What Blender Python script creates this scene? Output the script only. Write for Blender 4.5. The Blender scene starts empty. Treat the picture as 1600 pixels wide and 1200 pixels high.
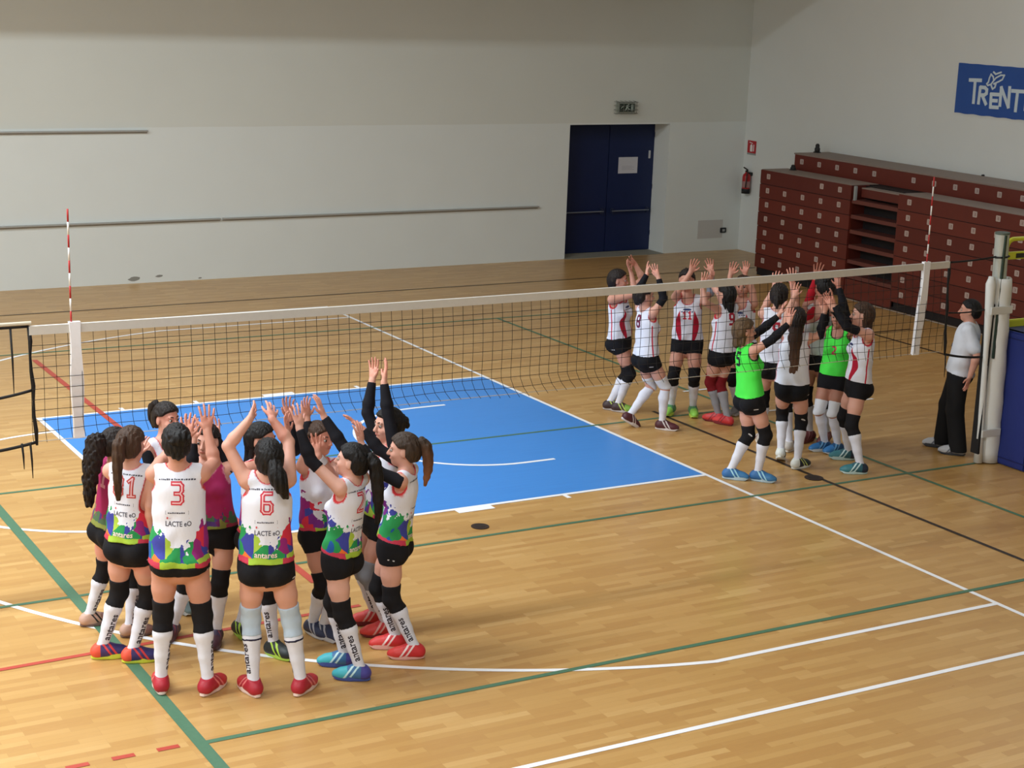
import bpy, bmesh, math, random
import numpy as np
from mathutils import Vector, Matrix
from mathutils.bvhtree import BVHTree

SC = bpy.context.scene
COL = SC.collection
# ------------------------------------------------------------------ camera, light, exposure
cam_data = bpy.data.cameras.new('camera')
cam = bpy.data.objects.new('camera', cam_data)
COL.objects.link(cam)
YAW, PITCH, ROLL, FPX = 0.5305, 0.2333, 0.0371, 2626.2
_f = Vector((math.sin(YAW)*math.cos(PITCH), math.cos(YAW)*math.cos(PITCH), -math.sin(PITCH)))
_r = Vector((math.cos(YAW), -math.sin(YAW), 0)); _u = _r.cross(_f)
_r2 = _r*math.cos(ROLL)+_u*math.sin(ROLL); _u2 = -_r*math.sin(ROLL)+_u*math.cos(ROLL)
cam.matrix_world = Matrix(((_r2.x, _u2.x, -_f.x, -3.5123), (_r2.y, _u2.y, -_f.y, -12.8502), (_r2.z, _u2.z, -_f.z, 4.9632), (0, 0, 0, 1)))
cam_data.sensor_width = 36.0
cam_data.lens = FPX*36.0/1600.0
cam_data.clip_end = 200
SC.camera = cam

w = bpy.data.worlds.new('world'); SC.world = w; w.use_nodes = True
w.node_tree.nodes['Background'].inputs[0].default_value = (0.8, 0.9, 1.0, 1)
w.node_tree.nodes['Background'].inputs[1].default_value = 0.02
SC.view_settings.view_transform = 'Standard'
SC.view_settings.look = 'None'
SC.view_settings.exposure = 0.05
SC.view_settings.gamma = 1.0
SC.view_settings.use_curve_mapping = False

def area(name, loc, sx, sy, power, col=(1, .95, .88)):
    l = bpy.data.lights.new(name, 'AREA'); l.shape = 'RECTANGLE'; l.size = sx; l.size_y = sy; l.energy = power; l.color = col
    o = bpy.data.objects.new(name, l); COL.objects.link(o); o.location = loc
    return o
# rows of ceiling luminaires running along the hall
area('ceiling_luminaire', (-2.5, 5.0, 8.3), 17.0, .55, 980, (.85, .94, 1))
area('ceiling_luminaire', (-6.0, -.5, 8.3), 11.0, 1.6, 1400, (.87, .95, 1))
area('ceiling_luminaire', (15.6, 1.5, 8.3), .8, 7.0, 105, (.85, .94, 1))
area('ceiling_luminaire', (-5.0, -10.0, 8.3), 12.0, 1.6, 980, (.87, .95, 1))

# ------------------------------------------------------------------ materials
MATS = {}
def lin(c):
    return tuple((x/255/12.92 if x/255 <= .04045 else ((x/255+.055)/1.055)**2.4) for x in c)
class NT:
    def __init__(s, name):
        s.m = bpy.data.materials.new(name); s.m.use_nodes = True
        s.t = s.m.node_tree; s.b = s.t.nodes['Principled BSDF']
    def n(s, typ, **kw):
        nd = s.t.nodes.new(typ)
        for k, v in kw.items():
            if k.startswith('i_'):
                nd.inputs[k[2:].replace('_', ' ')].default_value = v
            else: setattr(nd, k, v)
        return nd
    def l(s, a, b): s.t.links.new(a, b)
    def math(s, op, a, b=None, c=None):
        nd = s.t.nodes.new('ShaderNodeMath'); nd.operation = op
        for i, v in enumerate((a, b, c)):
            if v is None: continue
            if isinstance(v, (int, float)): nd.inputs[i].default_value = v
            else: s.l(v, nd.inputs[i])
        return nd.outputs[0]
    def mix(s, fac, a, b, blend='MIX'):
        nd = s.t.nodes.new('ShaderNodeMix'); nd.data_type = 'RGBA'; nd.blend_type = blend
        for i, v in ((0, fac), (6, a), (7, b)):
            if isinstance(v, (int, float)): nd.inputs[i].default_value = v
            elif isinstance(v, tuple): nd.inputs[i].default_value = (*v[:3], 1)
            else: s.l(v, nd.inputs[i])
        return nd.outputs[2]
    def ramp(s, fac, stops, interp='LINEAR'):
        nd = s.t.nodes.new('ShaderNodeValToRGB'); nd.color_ramp.interpolation = interp
        e = nd.color_ramp.elements
        while len(e) < len(stops): e.new(.5)
        for el, (p, c) in zip(e, stops): el.position = p; el.color = (*c, 1)
        s.l(fac, nd.inputs[0]); return nd.outputs[0]
    def noise(s, vec, scale, detail=3, out=0, rough=.5):
        nd = s.n('ShaderNodeTexNoise'); nd.inputs['Scale'].default_value = scale; nd.inputs['Detail'].default_value = detail; nd.inputs['Roughness'].default_value = rough
        if vec is not None: s.l(vec, nd.inputs['Vector'])
        return nd.outputs[out]
    def mapping(s, vec, sc=(1, 1, 1), loc=(0, 0, 0)):
        nd = s.n('ShaderNodeMapping'); nd.inputs['Scale'].default_value = sc; nd.inputs['Location'].default_value = loc
        s.l(vec, nd.inputs['Vector']); return nd.outputs[0]
    def base(s, v): s.l(v, s.b.inputs['Base Color'])
    def bump(s, h, strength=.2, dist=.01):
        nd = s.n('ShaderNodeBump'); nd.inputs['Strength'].default_value = strength; nd.inputs['Distance'].default_value = dist
        s.l(h, nd.inputs['Height']); s.l(nd.outputs[0], s.b.inputs['Normal'])
    def obj(s): return s.n('ShaderNodeTexCoord').outputs['Object']
    def attr(s, name): return s.n('ShaderNodeAttribute', attribute_name=name)
    def sep(s, v):
        nd = s.n('ShaderNodeSeparateXYZ'); s.l(v, nd.inputs[0]); return nd.outputs
def plain(name, rgb, rough=.6, metal=0., var=.06, scale=30, spec=.4, bump=0.):
    """procedural single-tone material: colour with a faint noise variation"""
    key = (name, rgb)
    if key in MATS: return MATS[key]
    t = NT(name); c = lin(rgb)
    nz = t.noise(t.obj(), scale)
    t.base(t.mix(nz, tuple(x*(1-var) for x in c), tuple(min(1, x*(1+var)) for x in c)))
    t.b.inputs['Roughness'].default_value = rough; t.b.inputs['Metallic'].default_value = metal
    t.b.inputs['Specular IOR Level'].default_value = spec
    if bump: t.bump(nz, bump)
    MATS[key] = t.m
    return t.m

# ------------------------------------------------------------------ mesh helpers
def link(name, me, mat=None, parent=None, label=None, cat=None, group=None, kind=None, loc=None):
    o = bpy.data.objects.new(name, me); COL.objects.link(o)
    if mat is not None and me is not None: me.materials.append(mat)
    if parent is not None: o.parent = parent
    if loc is not None: o.location = loc
    for k, v in (('label', label), ('category', cat), ('group', group), ('kind', kind)):
        if v: o[k] = v
    return o
def empty(name, loc, label=None, cat=None, group=None, kind=None, parent=None):
    o = link(name, None, None, parent, label, cat, group, kind, loc); o.empty_display_size = .2; return o
class MB:
    """collects shapes in one bmesh"""
    def __init__(s): s.bm = bmesh.new()
    def box(s, a, b, bev=0.):
        g = bmesh.ops.create_cube(s.bm, size=1.0)
        c = [(a[i]+b[i])/2 for i in range(3)]; d = [abs(b[i]-a[i]) for i in range(3)]
        for v in g['verts']: v.co = Vector((v.co.x*d[0]+c[0], v.co.y*d[1]+c[1], v.co.z*d[2]+c[2]))
        if bev:
            es = list({e for v in g['verts'] for e in v.link_edges})
            bmesh.ops.bevel(s.bm, geom=es, offset=bev, segments=2, affect='EDGES')
        return s
    def prism(s, pts, axis, t0, t1):
        """polygon in the two other axes, extruded along axis"""
        def co(p, t):
            q = list(p); q.insert(axis, t); return q
        A = [s.bm.verts.new(co(p, t0)) for p in pts]; B = [s.bm.verts.new(co(p, t1)) for p in pts]
        s.bm.faces.new(A); s.bm.faces.new(B[::-1]); n = len(pts)
        for i in range(n): s.bm.faces.new((A[i], B[i], B[(i+1) % n], A[(i+1) % n]))
        return s
    def tube(s, pts, r, seg=8, cap=True):
        pts = [Vector(p) for p in pts]; rs = r if isinstance(r, (list, tuple)) else [r]*len(pts)
        rings = []; prev = None
        for i, p in enumerate(pts):
            d = (pts[min(i+1, len(pts)-1)]-pts[max(i-1, 0)]).normalized()
            if prev is None: prev = d.orthogonal().normalized()
            a = (prev-d*prev.dot(d)); a = a.normalized() if a.length > 1e-6 else d.orthogonal().normalized()
            prev = a; b = d.cross(a)
            rings.append([s.bm.verts.new(p+(a*math.cos(2*math.pi*k/seg)+b*math.sin(2*math.pi*k/seg))*rs[i]) for k in range(seg)])
        for A, B in zip(rings, rings[1:]):
            for k in range(seg): s.bm.faces.new((A[k], A[(k+1) % seg], B[(k+1) % seg], B[k]))
        if cap: s.bm.faces.new(rings[0][::-1]); s.bm.faces.new(rings[-1])
        return s
    def strip(s, pts, wd, z, closed=False):
        """flat painted stripe following a plan polyline, width wd"""
        n = len(pts); L = []
        for i in range(n):
            p = Vector(pts[i][:2]); a = Vector(pts[i-1][:2]) if (i or closed) else p; b = Vector(pts[(i+1) % n][:2]) if (i < n-1 or closed) else p
            d = (b-a).normalized(); m = Vector((-d.y, d.x))*wd/2
            L.append((s.bm.verts.new((*(p+m), z)), s.bm.verts.new((*(p-m), z))))
        for i in range(n if closed else n-1):
            (a, b), (c, d) = L[i], L[(i+1) % n]; s.bm.faces.new((b, d, c, a))
        return s
    def mesh(s, name, smooth=False):
        bmesh.ops.recalc_face_normals(s.bm, faces=s.bm.faces)
        me = bpy.data.meshes.new(name); s.bm.to_mesh(me); s.bm.free()
        if smooth: me.shade_smooth()
        return me
    def put(s, name, mat, parent=None, smooth=False, **kw):
        return link(name, s.mesh(name, smooth), mat, parent, **kw)
def arc(cx, cy, r, a0, a1, n):
    return [(cx+r*math.cos(math.radians(a0+(a1-a0)*i/n)), cy+r*math.sin(math.radians(a0+(a1-a0)*i/n))) for i in range(n+1)]

# ------------------------------------------------------------------ room shell
YB, XR, XL, YF, ZC = 13.57, 17.07, -13.0, -19.0, 9.0
def wall_mat(name, lower, upper, zline):
    t = NT(name); o = t.n('ShaderNodeNewGeometry').outputs['Position']; z = t.sep(o)[2]
    nz = t.noise(o, 1.3, 5); nf = t.noise(o, 60, 2)
    edge = t.math('GREATER_THAN', t.math('ADD', z, t.math('MULTIPLY', t.math('SUBTRACT', nz, .5), .02)), zline)
    c = t.mix(edge, lin(lower), lin(upper))
    c = t.mix(t.math('MULTIPLY', nz, .10), c, lin((150, 146, 138)))
    t.base(c); t.b.inputs['Roughness'].default_value = .75; t.b.inputs['Specular IOR Level'].default_value = .25
    t.bump(nf, .08, .004); return t.m
M_wall = wall_mat('wall_paint', (224, 229, 226), (216, 219, 212), 2.52)
M_wallr = wall_mat('wall_paint_right', (222, 226, 224), (222, 226, 224), 2.52)

def floor_mat():
    t = NT('parquet'); o = t.n('ShaderNodeNewGeometry').outputs['Position']
    def brick(off):
        b = t.n('ShaderNodeTexBrick'); b.offset = .37; b.offset_frequency = 3; b.squash = 1
        t.l(t.mapping(o, (1, 1, 1), off), b.inputs['Vector'])
        b.inputs['Color1'].default_value = (0, 0, 0, 1); b.inputs['Color2'].default_value = (1, 1, 1, 1); b.inputs['Mortar'].default_value = (.5, .5, .5, 1)
        b.inputs['Scale'].default_value = 1; b.inputs['Mortar Size'].default_value = .0006; b.inputs['Brick Width'].default_value = .46; b.inputs['Row Height'].default_value = .068
        return b
    b = brick((.1, .013, 0)); v = b.outputs['Color']
    g = t.noise(t.mapping(o, (3, 42, 1)), 3.0, 5)
    big = t.noise(t.mapping(o, (.5, 1.3, 1)), 1.0, 3)
    tone = t.math('ADD', t.math('MULTIPLY', t.math('POWER', t.sep(v)[0], 1.5), .55), t.math('MULTIPLY', g, .30))
    tone = t.math('ADD', tone, t.math('MULTIPLY', big, .22))
    c = t.ramp(tone, [(.12, lin((180, 134, 78))), (.42, lin((192, 149, 89))), (.72, lin((200, 158, 98))), (.98, lin((216, 179, 120)))])
    c = t.mix(t.math('MULTIPLY', b.outputs['Fac'], .35), c, lin((120, 82, 45)))
    t.base(c); t.b.inputs['Roughness'].default_value = .32; t.b.inputs['Specular IOR Level'].default_value = .45
    rr = t.noise(t.mapping(o, (2, 8, 1)), 2.0, 3)
    t.l(t.math('ADD', t.math('MULTIPLY', rr, .14), .24), t.b.inputs['Roughness'])
    return t.m
M_floor = floor_mat()
fl = MB().box((XL, YF, -.12), (XR+.2, 14.2, 0)).put('floor', M_floor, kind='structure', label='honey coloured parquet floor of the sports hall')
# back wall with the door recess
DX0, DX1, DZ, DY = 13.02, 15.26, 2.49, 14.06
MB().box((XL-.2, YB, 0), (DX0, YB+.7, ZC)).box((DX1, YB, 0), (XR+.2, YB+.7, ZC)).box((DX0, YB, DZ), (DX1, YB+.7, ZC)).put('wall_back', M_wall, kind='structure')
MB().box((XR, YF, 0), (XR+.2, YB, ZC)).put('wall_right', M_wallr, kind='structure')
MB().box((XL-.2, YF, 0), (XL, YB, ZC)).put('wall_left', M_wallr, kind='structure')
MB().box((XL-.2, YF-.2, 0), (XR+.2, YF, ZC)).put('wall_front', M_wallr, kind='structure')
M_ceil = plain('ceiling_boards', (196, 190, 178), .8)
MB().box((XL-.2, YF-.2, ZC), (XR+.2, YB+.7, ZC+.2)).put('ceiling', M_ceil, kind='structure')
# unseen beam added above the view to shade the upper back wall
MB().box((XL, 10.3, 5.6), (15.6, 10.7, ZC)).put('trim_1', M_ceil, kind='structure')

# ledges on the back wall
M_alu = plain('ledge_grey', (172, 172, 168), .5, .2)
for i, (x0, x1, z) in enumerate(((XL, 5.03, 2.46), (XL, 6.25, 1.0), (6.29, 12.39, 1.0))):
    MB().box((x0, YB-.07, z), (x1, YB, z+.022), .003).box((x0, YB-.012, z-.03), (x1, YB, z)).put('trim_%d' % (i+2), M_alu, kind='structure')
M_scuff = plain('scuff', (140, 140, 134), .8)
wb = bpy.data.objects['wall_back']
for cx, cz, a, b_ in ((4.78, .075, .095, .038), (5.2, .10, .06, .02), (5.9, .03, .03, .012)):
    MB().prism([(cx+a*math.cos(k*.5236)*(1+.2*math.sin(k*2.3)), cz+b_*math.sin(k*.5236)+.15*a*math.cos(k*.5236)*.4) for k in range(12)], 1, YB-.003, YB-.0005).put('scuff_mark', M_scuff, wb)
# grey plaster repair and socket near the corner
MB().box((16.06, YB-.004, .25), (16.66, YB, .61)).put('plaster_patch', plain('patch_grey', (196, 194, 190), .8), wb)
so = MB().box((16.60, YB-.03, .35), (16.74, YB, .45), .008).put('wall_socket', plain('socket_black', (38, 40, 42), .4), label='black socket box low on the white back wall near the corner', cat='socket')
MB().box((16.635, YB-.036, .375), (16.70, YB-.028, .425), .004).put('socket_face', plain('socket_grey', (170, 172, 172), .4), so)

# ------------------------------------------------------------------ floor markings (painted on the floor)
M_white = plain('line_white', (246, 247, 250), .45, var=.03)
M_green = plain('line_green', (78, 118, 92), .45, var=.12)
M_red = plain('line_red', (184, 72, 58), .45, var=.1)
M_black = plain('line_black', (48, 36, 30), .45, var=.1)
def key_mat():
    t = NT('key_blue'); o = t.n('ShaderNodeNewGeometry').outputs['Position']
    n1 = t.noise(t.mapping(o, (1, 14, 1)), 2.0, 4)
    t.base(t.mix(n1, lin((60, 134, 216)), lin((72, 148, 228))))
    t.b.inputs['Roughness'].default_value = .35; t.b.inputs['Specular IOR Level'].default_value = .35; return t.m
M_key = key_mat()
XB, YC = 6.947, 3.241
LN = [0]
def line(name, pts, wd, mat, z=.0022, closed=False, label=None):
    LN[0] += 1
    return MB().strip(pts, wd, z+LN[0]*.00004, closed).put(name, mat, fl, label=label)
MB().box((XB-5.8, YC-2.45, .0), (XB, YC+2.45, .0015)).put('painted_key', M_key, fl, label='blue painted free throw lane')
W5 = .05
line('court_line', [(XB-.025, YC-7.5), (XB-.025, YC+7.5)], W5, M_white, label='white basketball end line')
line('court_line', [(-8, YC-7.475), (XB+.0, YC-7.475)], W5, M_white)
line('court_line', [(-8, YC+7.475), (XB+.0, YC+7.475)], W5, M_white)
line('court_line', [(XB, YC-2.425), (XB-5.8, YC-2.425)], W5, M_white)
line('court_line', [(XB, YC+2.425), (XB-5.8, YC+2.425)], W5, M_white)
line('court_line', [(XB-5.775, YC-2.45), (XB-5.775, YC+2.45)], W5, M_white)
line('court_line', arc(XB-5.775, YC, 1.8, 90, 270, 40), W5, M_white, label='white half circle at the free throw line')
XH = XB-1.575
q3 = 6.575; xe = math.sqrt(6.725**2-q3**2)
a3 = math.degrees(math.atan2(q3, -xe))
line('court_line', [(XB, YC-q3), (XH-xe, YC-q3)]+arc(XH, YC, 6.725, 360-a3, a3, 96)[1:-1]+[(XH-xe, YC+q3), (XB, YC+q3)], W5, M_white, label='white three point arc')
line('court_line', [(XB-1.2, YC-1.275), (XH, YC-1.275)]+arc(XH, YC, 1.275, 270, 90, 32)[1:-1]+[(XH, YC+1.275), (XB-1.2, YC+1.275)], W5, M_white, label='white no charge half circle')
for sy in (-1, 1):
    yk = YC+sy*2.45
    line('lane_block', [(XB-2.65, yk+sy*.05), (XB-3.05, yk+sy*.05)], .1, M_white)
    for xx in (1.8, 3.9, 4.8): line('lane_mark', [(XB-xx, yk), (XB-xx, yk+sy*.1)], W5, M_white)
GY = .036
line('court_line', [(-.02, -9), (-.02, 9)], .09, M_green, label='wide green volleyball side line')
line('court_line', [(9.0, -9), (9.0, 9)], .05, M_green, label='green volleyball side line')
line('court_line', [(-1.6, 0), (10.0, 0)], .045, M_green, label='green volleyball centre line')
line('court_line', [(0, -3), (11.5, -3)], .05, M_green, label='green attack line')
line('court_line', [(-3, 3), (9, 3)], .045, M_green)
line('court_line', [(-2, 9), (11.5, 9)], .05, M_green)
for k in range(6): line('dash_mark', [(-.16-.3*k, -2.975), (-.31-.3*k, -2.975)], .05, M_red)
line('court_line', [(1.88, -.5), (1.88, 8.6)], .07, M_red, label='red line crossing the blue lane')
line('court_line', [(-2.5, -1.29), (4.6-2.6, -1.14)], .05, M_red, label='red line near the white arc')
line('court_line', [(7.95, 3.3), (8.0, -4.5)], .05, M_black, label='thin black line beyond the end line')
line('court_line', [(8.9, 4.0), (9.5, 4.0)], .05, M_white)
line('court_line', [(9.0, 2.77), (10.98, 2.77)], .045, M_white, label='short white line behind the far group')
line('court_line', [(13.85, 6.1), (13.85, 1.0)], .05, M_black)
line('court_line', [(12.6, 6.08), (14.7, 6.08)], .05, M_black)
line('court_line', [(-8, 11.62), (16.0, 11.62)], .04, M_black, label='thin dark line near the back wall')
M_cap = plain('cap_brown', (52, 38, 34), .5)
def disc(name, c, r, h, mat, **kw):
    m = MB(); pts = arc(0, 0, r, 0, 360, 32)[:-1]
    m.prism([(c[0]+x, c[1]+y) for x, y in pts], 2, c[2], c[2]+h); return m.put(name, mat, **kw)
dc = disc('floor_socket_cap', (3.883, .252, .002), .085, .006, M_cap, label='dark round floor socket cap beside the white lane block', cat='socket cap')
disc('cap_rim', (3.883, .252, .0075), .05, .002, plain('cap_dark', (40, 30, 28), .5), parent=dc)
dc = disc('floor_socket_cap', (7.92, .26, .002), .10, .007, M_cap, label='dark floor socket cap on the thin black line', cat='socket cap')
disc('cap_rim', (7.92, .26, .0085), .06, .002, plain('cap_dark', (40, 30, 28), .5), parent=dc)

# ------------------------------------------------------------------ door
M_door = plain('door_blue', (17, 32, 74), .45, var=.08, scale=6)
dr = empty('door_1', (14.1, DY, 0), label='blue double door set deep in the white back wall', kind='structure')
def ch(m, name, mat, parent, loc0=None, **kw):
    o = m.put(name, mat, parent, **kw)
    if parent.parent is None: o.location = -parent.location      # meshes are made in world coordinates
    return o
for x0, x1 in ((12.9, 14.215), (14.225, 15.27)):
    lf = ch(MB().box((x0, DY, .012), (x1, DY+.05, DZ+.05), .004), 'door_leaf', M_door, dr)
    a, b_ = (13.12, 14.12) if x0 < 14 else (14.31, 15.16)
    ch(MB().tube([(a, DY-.07, .80), (b_, DY-.07, .80)], .014), 'push_bar', plain('bar_steel', (120, 126, 140), .35, .6), lf, dr.location)
    ch(MB().box((a, DY-.08, .75), (a+.05, DY, .85), .006).box((b_-.05, DY-.08, .75), (b_, DY, .85), .006), 'bar_bracket', plain('bracket_dark', (34, 42, 70), .5), lf, dr.location)
    for zz in (.3, 1.2, 2.2) if x0 > 14 else ():
        ch(MB().box((15.245, DY-.012, zz), (15.27, DY+.005, zz+.09)), 'hinge', plain('bracket_dark', (34, 42, 70), .5), lf, dr.location)
MB().box((12.8, DY+.05, 0), (15.5, DY+.2, 3)).put('trim_9', M_door, kind='structure')
ch(MB().box((15.135, DY-.02, 1.79), (15.175, DY, 1.94), .004), 'closer_tag', plain('tag_white', (190, 195, 200), .5), dr)
MB().box((13.0, YB-.05, .0), (15.27, DY+.02, .006)).put('trim_5', plain('threshold', (150, 146, 132), .6), kind='structure')
M_paper = plain('paper', (200, 200, 206), .8, var=.03)
pp = MB().box((14.45, DY-.006, 1.51), (14.89, DY-.001, 1.82)).put('notice_sheet', M_paper, label='white paper notice stuck on the blue double door', cat='notice')
m = MB()
for k in range(4): m.box((14.53, DY-.0075, 1.58+k*.022), (14.82-.05*(k % 2), DY-.006, 1.586+k*.022))
m.put('print_lines', plain('print_grey', (165, 165, 175), .8), pp)
# emergency light in a wire guard
ex = empty('emergency_light', (14.19, YB, 2.8), label='caged emergency exit light above the blue double door', cat='exit light')
def chl(m, name, mat, p=ex): return ch(m, name, mat, p)
chl(MB().box((13.99, YB-.09, 2.71), (14.40, YB, 2.90), .02), 'lamp_case', plain('case_grey', (150, 156, 146), .5))
chl(MB().box((14.03, YB-.098, 2.735), (14.36, YB-.088, 2.875), .004), 'sign_panel', plain('panel_dark', (24, 42, 34), .4))
M_pw = plain('picto_white', (190, 205, 196), .5)
m = MB().box((14.28, YB-.1, 2.75), (14.33, YB-.097, 2.86)).prism([(14.06, 2.79), (14.11, 2.83), (14.11, 2.845), (14.05, 2.80)], 1, YB-.1, YB-.097)
m.prism([(14.14, 2.75), (14.16, 2.75), (14.20, 2.80), (14.22, 2.775), (14.26, 2.77), (14.255, 2.785), (14.23, 2.79), (14.21, 2.84), (14.24, 2.82), (14.25, 2.83), (14.21, 2.86), (14.17, 2.85), (14.17, 2.81)], 1, YB-.1, YB-.097)
m.prism([(14.225+.012*math.cos(k*.785), 2.872-.004+.010*math.sin(k*.785)) for k in range(8)], 1, YB-.1, YB-.097)
chl(m, 'running_figure', M_pw)
m = MB()
for zz in (2.70, 2.765, 2.84, 2.91): m.tube([(13.965, YB, zz), (13.965, YB-.12, zz), (14.425, YB-.12, zz), (14.425, YB, zz)], .005, 6)
for xx in (14.0, 14.1, 14.195, 14.29, 14.39): m.tube([(xx, YB, 2.925), (xx, YB-.125, 2.915), (xx, YB-.125, 2.695), (xx, YB, 2.685)], .005, 6)
chl(m, 'wire_guard', plain('guard_grey', (128, 132, 126), .5, .3))

# ------------------------------------------------------------------ fire point on the right wall
fe = empty('fire_extinguisher', (XR-.11, 13.30, 1.15), label='red fire extinguisher hung on the wall in the corner', cat='fire extinguisher')
M_fr = plain('extinguisher_red', (168, 30, 34), .35, var=.1)
cx, cy = XR-.11, 13.30
prof = [(.0, 0), (.075, 0), (.08, .02), (.08, .30), (.07, .345), (.035, .375), (.028, .40), (.0, .40)]
def lathe(prof, c, seg=24):
    m = MB(); rings = []
    for r, z in prof:
        rings.append([m.bm.verts.new((c[0]+r*math.cos(2*math.pi*k/seg), c[1]+r*math.sin(2*math.pi*k/seg), c[2]+z)) for k in range(seg)] if r > 1e-5 else [m.bm.verts.new((c[0], c[1], c[2]+z))])
    for A, B in zip(rings, rings[1:]):
        for k in range(seg):
            f = [A[k % len(A)], A[(k+1) % len(A)], B[(k+1) % len(B)], B[k % len(B)]]
            f = list(dict.fromkeys(f))
            if len(f) > 2: m.bm.faces.new(f)
    return m
ch(lathe(prof, (cx, cy, 1.17)), 'cylinder_body', M_fr, fe, smooth=True)
ch(lathe([(0, -.02), (.082, -.02), (.084, .07), (.08, .075), (0, .075)], (cx, cy, 1.17)), 'base_skirt', plain('rubber_black', (28, 28, 30), .6), fe, smooth=True)
ch(MB().box((cx-.02, cy-.03, 1.56), (cx+.02, cy+.03, 1.60), .006).prism([(cy-.02, 1.60), (cy+.10, 1.64), (cy+.10, 1.655), (cy-.02, 1.62)], 0, cx-.015, cx+.015), 'valve_lever', plain('rubber_black', (28, 28, 30), .6), fe)
ch(MB().tube([(cx, cy-.03, 1.57), (cx-.06, cy-.09, 1.55), (cx-.08, cy-.10, 1.40), (cx-.075, cy-.08, 1.27)], .011), 'hose', plain('rubber_black', (28, 28, 30), .6), fe, smooth=True)
ch(lathe([(.0815, .10), (.0815, .22)], (cx, cy, 1.17)), 'paper_band', plain('band_grey', (160, 120, 118), .7), fe)
ch(MB().box((cx+.02, cy-.05, 1.50), (XR, cy+.05, 1.56)), 'wall_bracket', plain('rubber_black', (28, 28, 30), .6), fe)
fs = MB().box((XR-.012, 13.20, 1.93), (XR, 13.46, 2.17), .002).put('fire_sign', plain('sign_red', (176, 34, 44), .5), label='red fire extinguisher sign on the wall above the extinguisher', cat='sign')
MB().prism([(13.30, 1.96), (13.37, 1.96), (13.375, 2.07), (13.35, 2.10), (13.32, 2.10), (13.30, 2.07)], 0, XR-.0145, XR-.012).prism([(13.30, 2.11), (13.40, 2.13), (13.40, 2.145), (13.30, 2.125)], 0, XR-.0145, XR-.012).box((XR-.0145, 13.25, 1.97), (XR-.012, 13.275, 2.1)).put('pictogram', plain('sign_white', (232, 226, 226), .5), fs)
MB().box((XR-.012, 13.20, 1.895), (XR-.001, 13.46, 1.926)).put('sign_strip', plain('strip_grey', (150, 156, 156), .5), fs)

# ------------------------------------------------------------------ banner on the right wall
M_bn = plain('banner_blue', (44, 84, 160), .6, var=.05, scale=4)
bn = empty('wall_banner', (XR, 7.2, 3.15), label='blue banner with white lettering on the right wall', cat='banner')
NB = 40
m = MB(); top = []; bot = []
for i in range(NB+1):
    y = 7.985-i*2.45/NB; wv = .006*math.sin(i*1.1)
    top.append((y, 3.968+wv*.4)); bot.append((y, 3.153+wv))
m.prism(top+bot[::-1], 0, XR-.012, XR-.002); ch(m, 'banner_sheet', M_bn, bn)
M_bw = plain('banner_white', (206, 220, 228), .6, var=.02)
def stroke(m, pts, wd, x1=XR-.012):
    for (a, b), (c, d) in zip(pts, pts[1:]):
        m.lay = getattr(m, 'lay', 0)+1; x0 = XR-.016-m.lay*.0004
        L = math.hypot(c-a, d-b); ux, uy = (c-a)/L, (d-b)/L; e = wd*.35
        a2, b2, c2, d2 = a-ux*e, b-uy*e, c+ux*e, d+uy*e
        m.prism([(a2-uy*wd/2, b2+ux*wd/2), (c2-uy*wd/2, d2+ux*wd/2), (c2+uy*wd/2, d2-ux*wd/2), (a2+uy*wd/2, b2-ux*wd/2)], 0, x0, x1)
LET = [
 [[(7.70, 3.705), (7.45, 3.715)], [(7.576, 3.70), (7.57, 3.345)]],
 [[(7.449, 3.60), (7.456, 3.345)], [(7.44, 3.605), (7.345, 3.605), (7.30, 3.575), (7.30, 3.515), (7.345, 3.485), (7.44, 3.48)], [(7.385, 3.475), (7.29, 3.345)]],
 [[(7.035, 3.515), (7.195, 3.51), (7.185, 3.305), (7.025, 3.31)], [(7.18, 3.41), (7.06, 3.415)]],
 [[(6.985, 3.345), (6.99, 3.63), (6.80, 3.335), (6.81, 3.645)]],
 [[(6.75, 3.595), (6.51, 3.60)], [(6.635, 3.59), (6.64, 3.285)]],
 [[(6.44, 3.60), (6.44, 3.32)]],
 [[(6.36, 3.31), (6.365, 3.62), (6.18, 3.30), (6.185, 3.64)]],
 [[(6.09, 3.55), (6.02, 3.61), (5.93, 3.61), (5.86, 3.54), (5.86, 3.40), (5.93, 3.32), (6.02, 3.32), (6.09, 3.39), (6.09, 3.55)]]]
for g in LET:
    m = MB()
    for s_ in g: stroke(m, s_, .058)
    ch(m, 'letter', M_bw, bn)
m = MB()
for s_ in ([(7.167, 3.729), (7.127, 3.775), (7.029, 3.823), (6.949, 3.828), (6.986, 3.758), (7.061, 3.719), (7.16, 3.679)],
           [(7.167, 3.729), (7.187, 3.788), (7.239, 3.827), (7.266, 3.766), (7.28, 3.696), (7.312, 3.669), (7.285, 3.645), (7.217, 3.666), (7.167, 3.729)],
           [(7.16, 3.679), (7.113, 3.674), (7.129, 3.621), (7.172, 3.593), (7.201, 3.633), (7.217, 3.666)], [(7.186, 3.864), (7.135, 3.834), (7.024, 3.869)]): stroke(m, s_, .026)
ch(m, 'butterfly_outline', M_bw, bn)
MB().tube([(XR, 7.19, 2.19), (XR-.04, 7.19, 2.19)], .02).put('wall_stud', plain('socket_black', (38, 40, 42), .4), label='small dark stud on the right wall above the bleachers', cat='stud')

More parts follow.
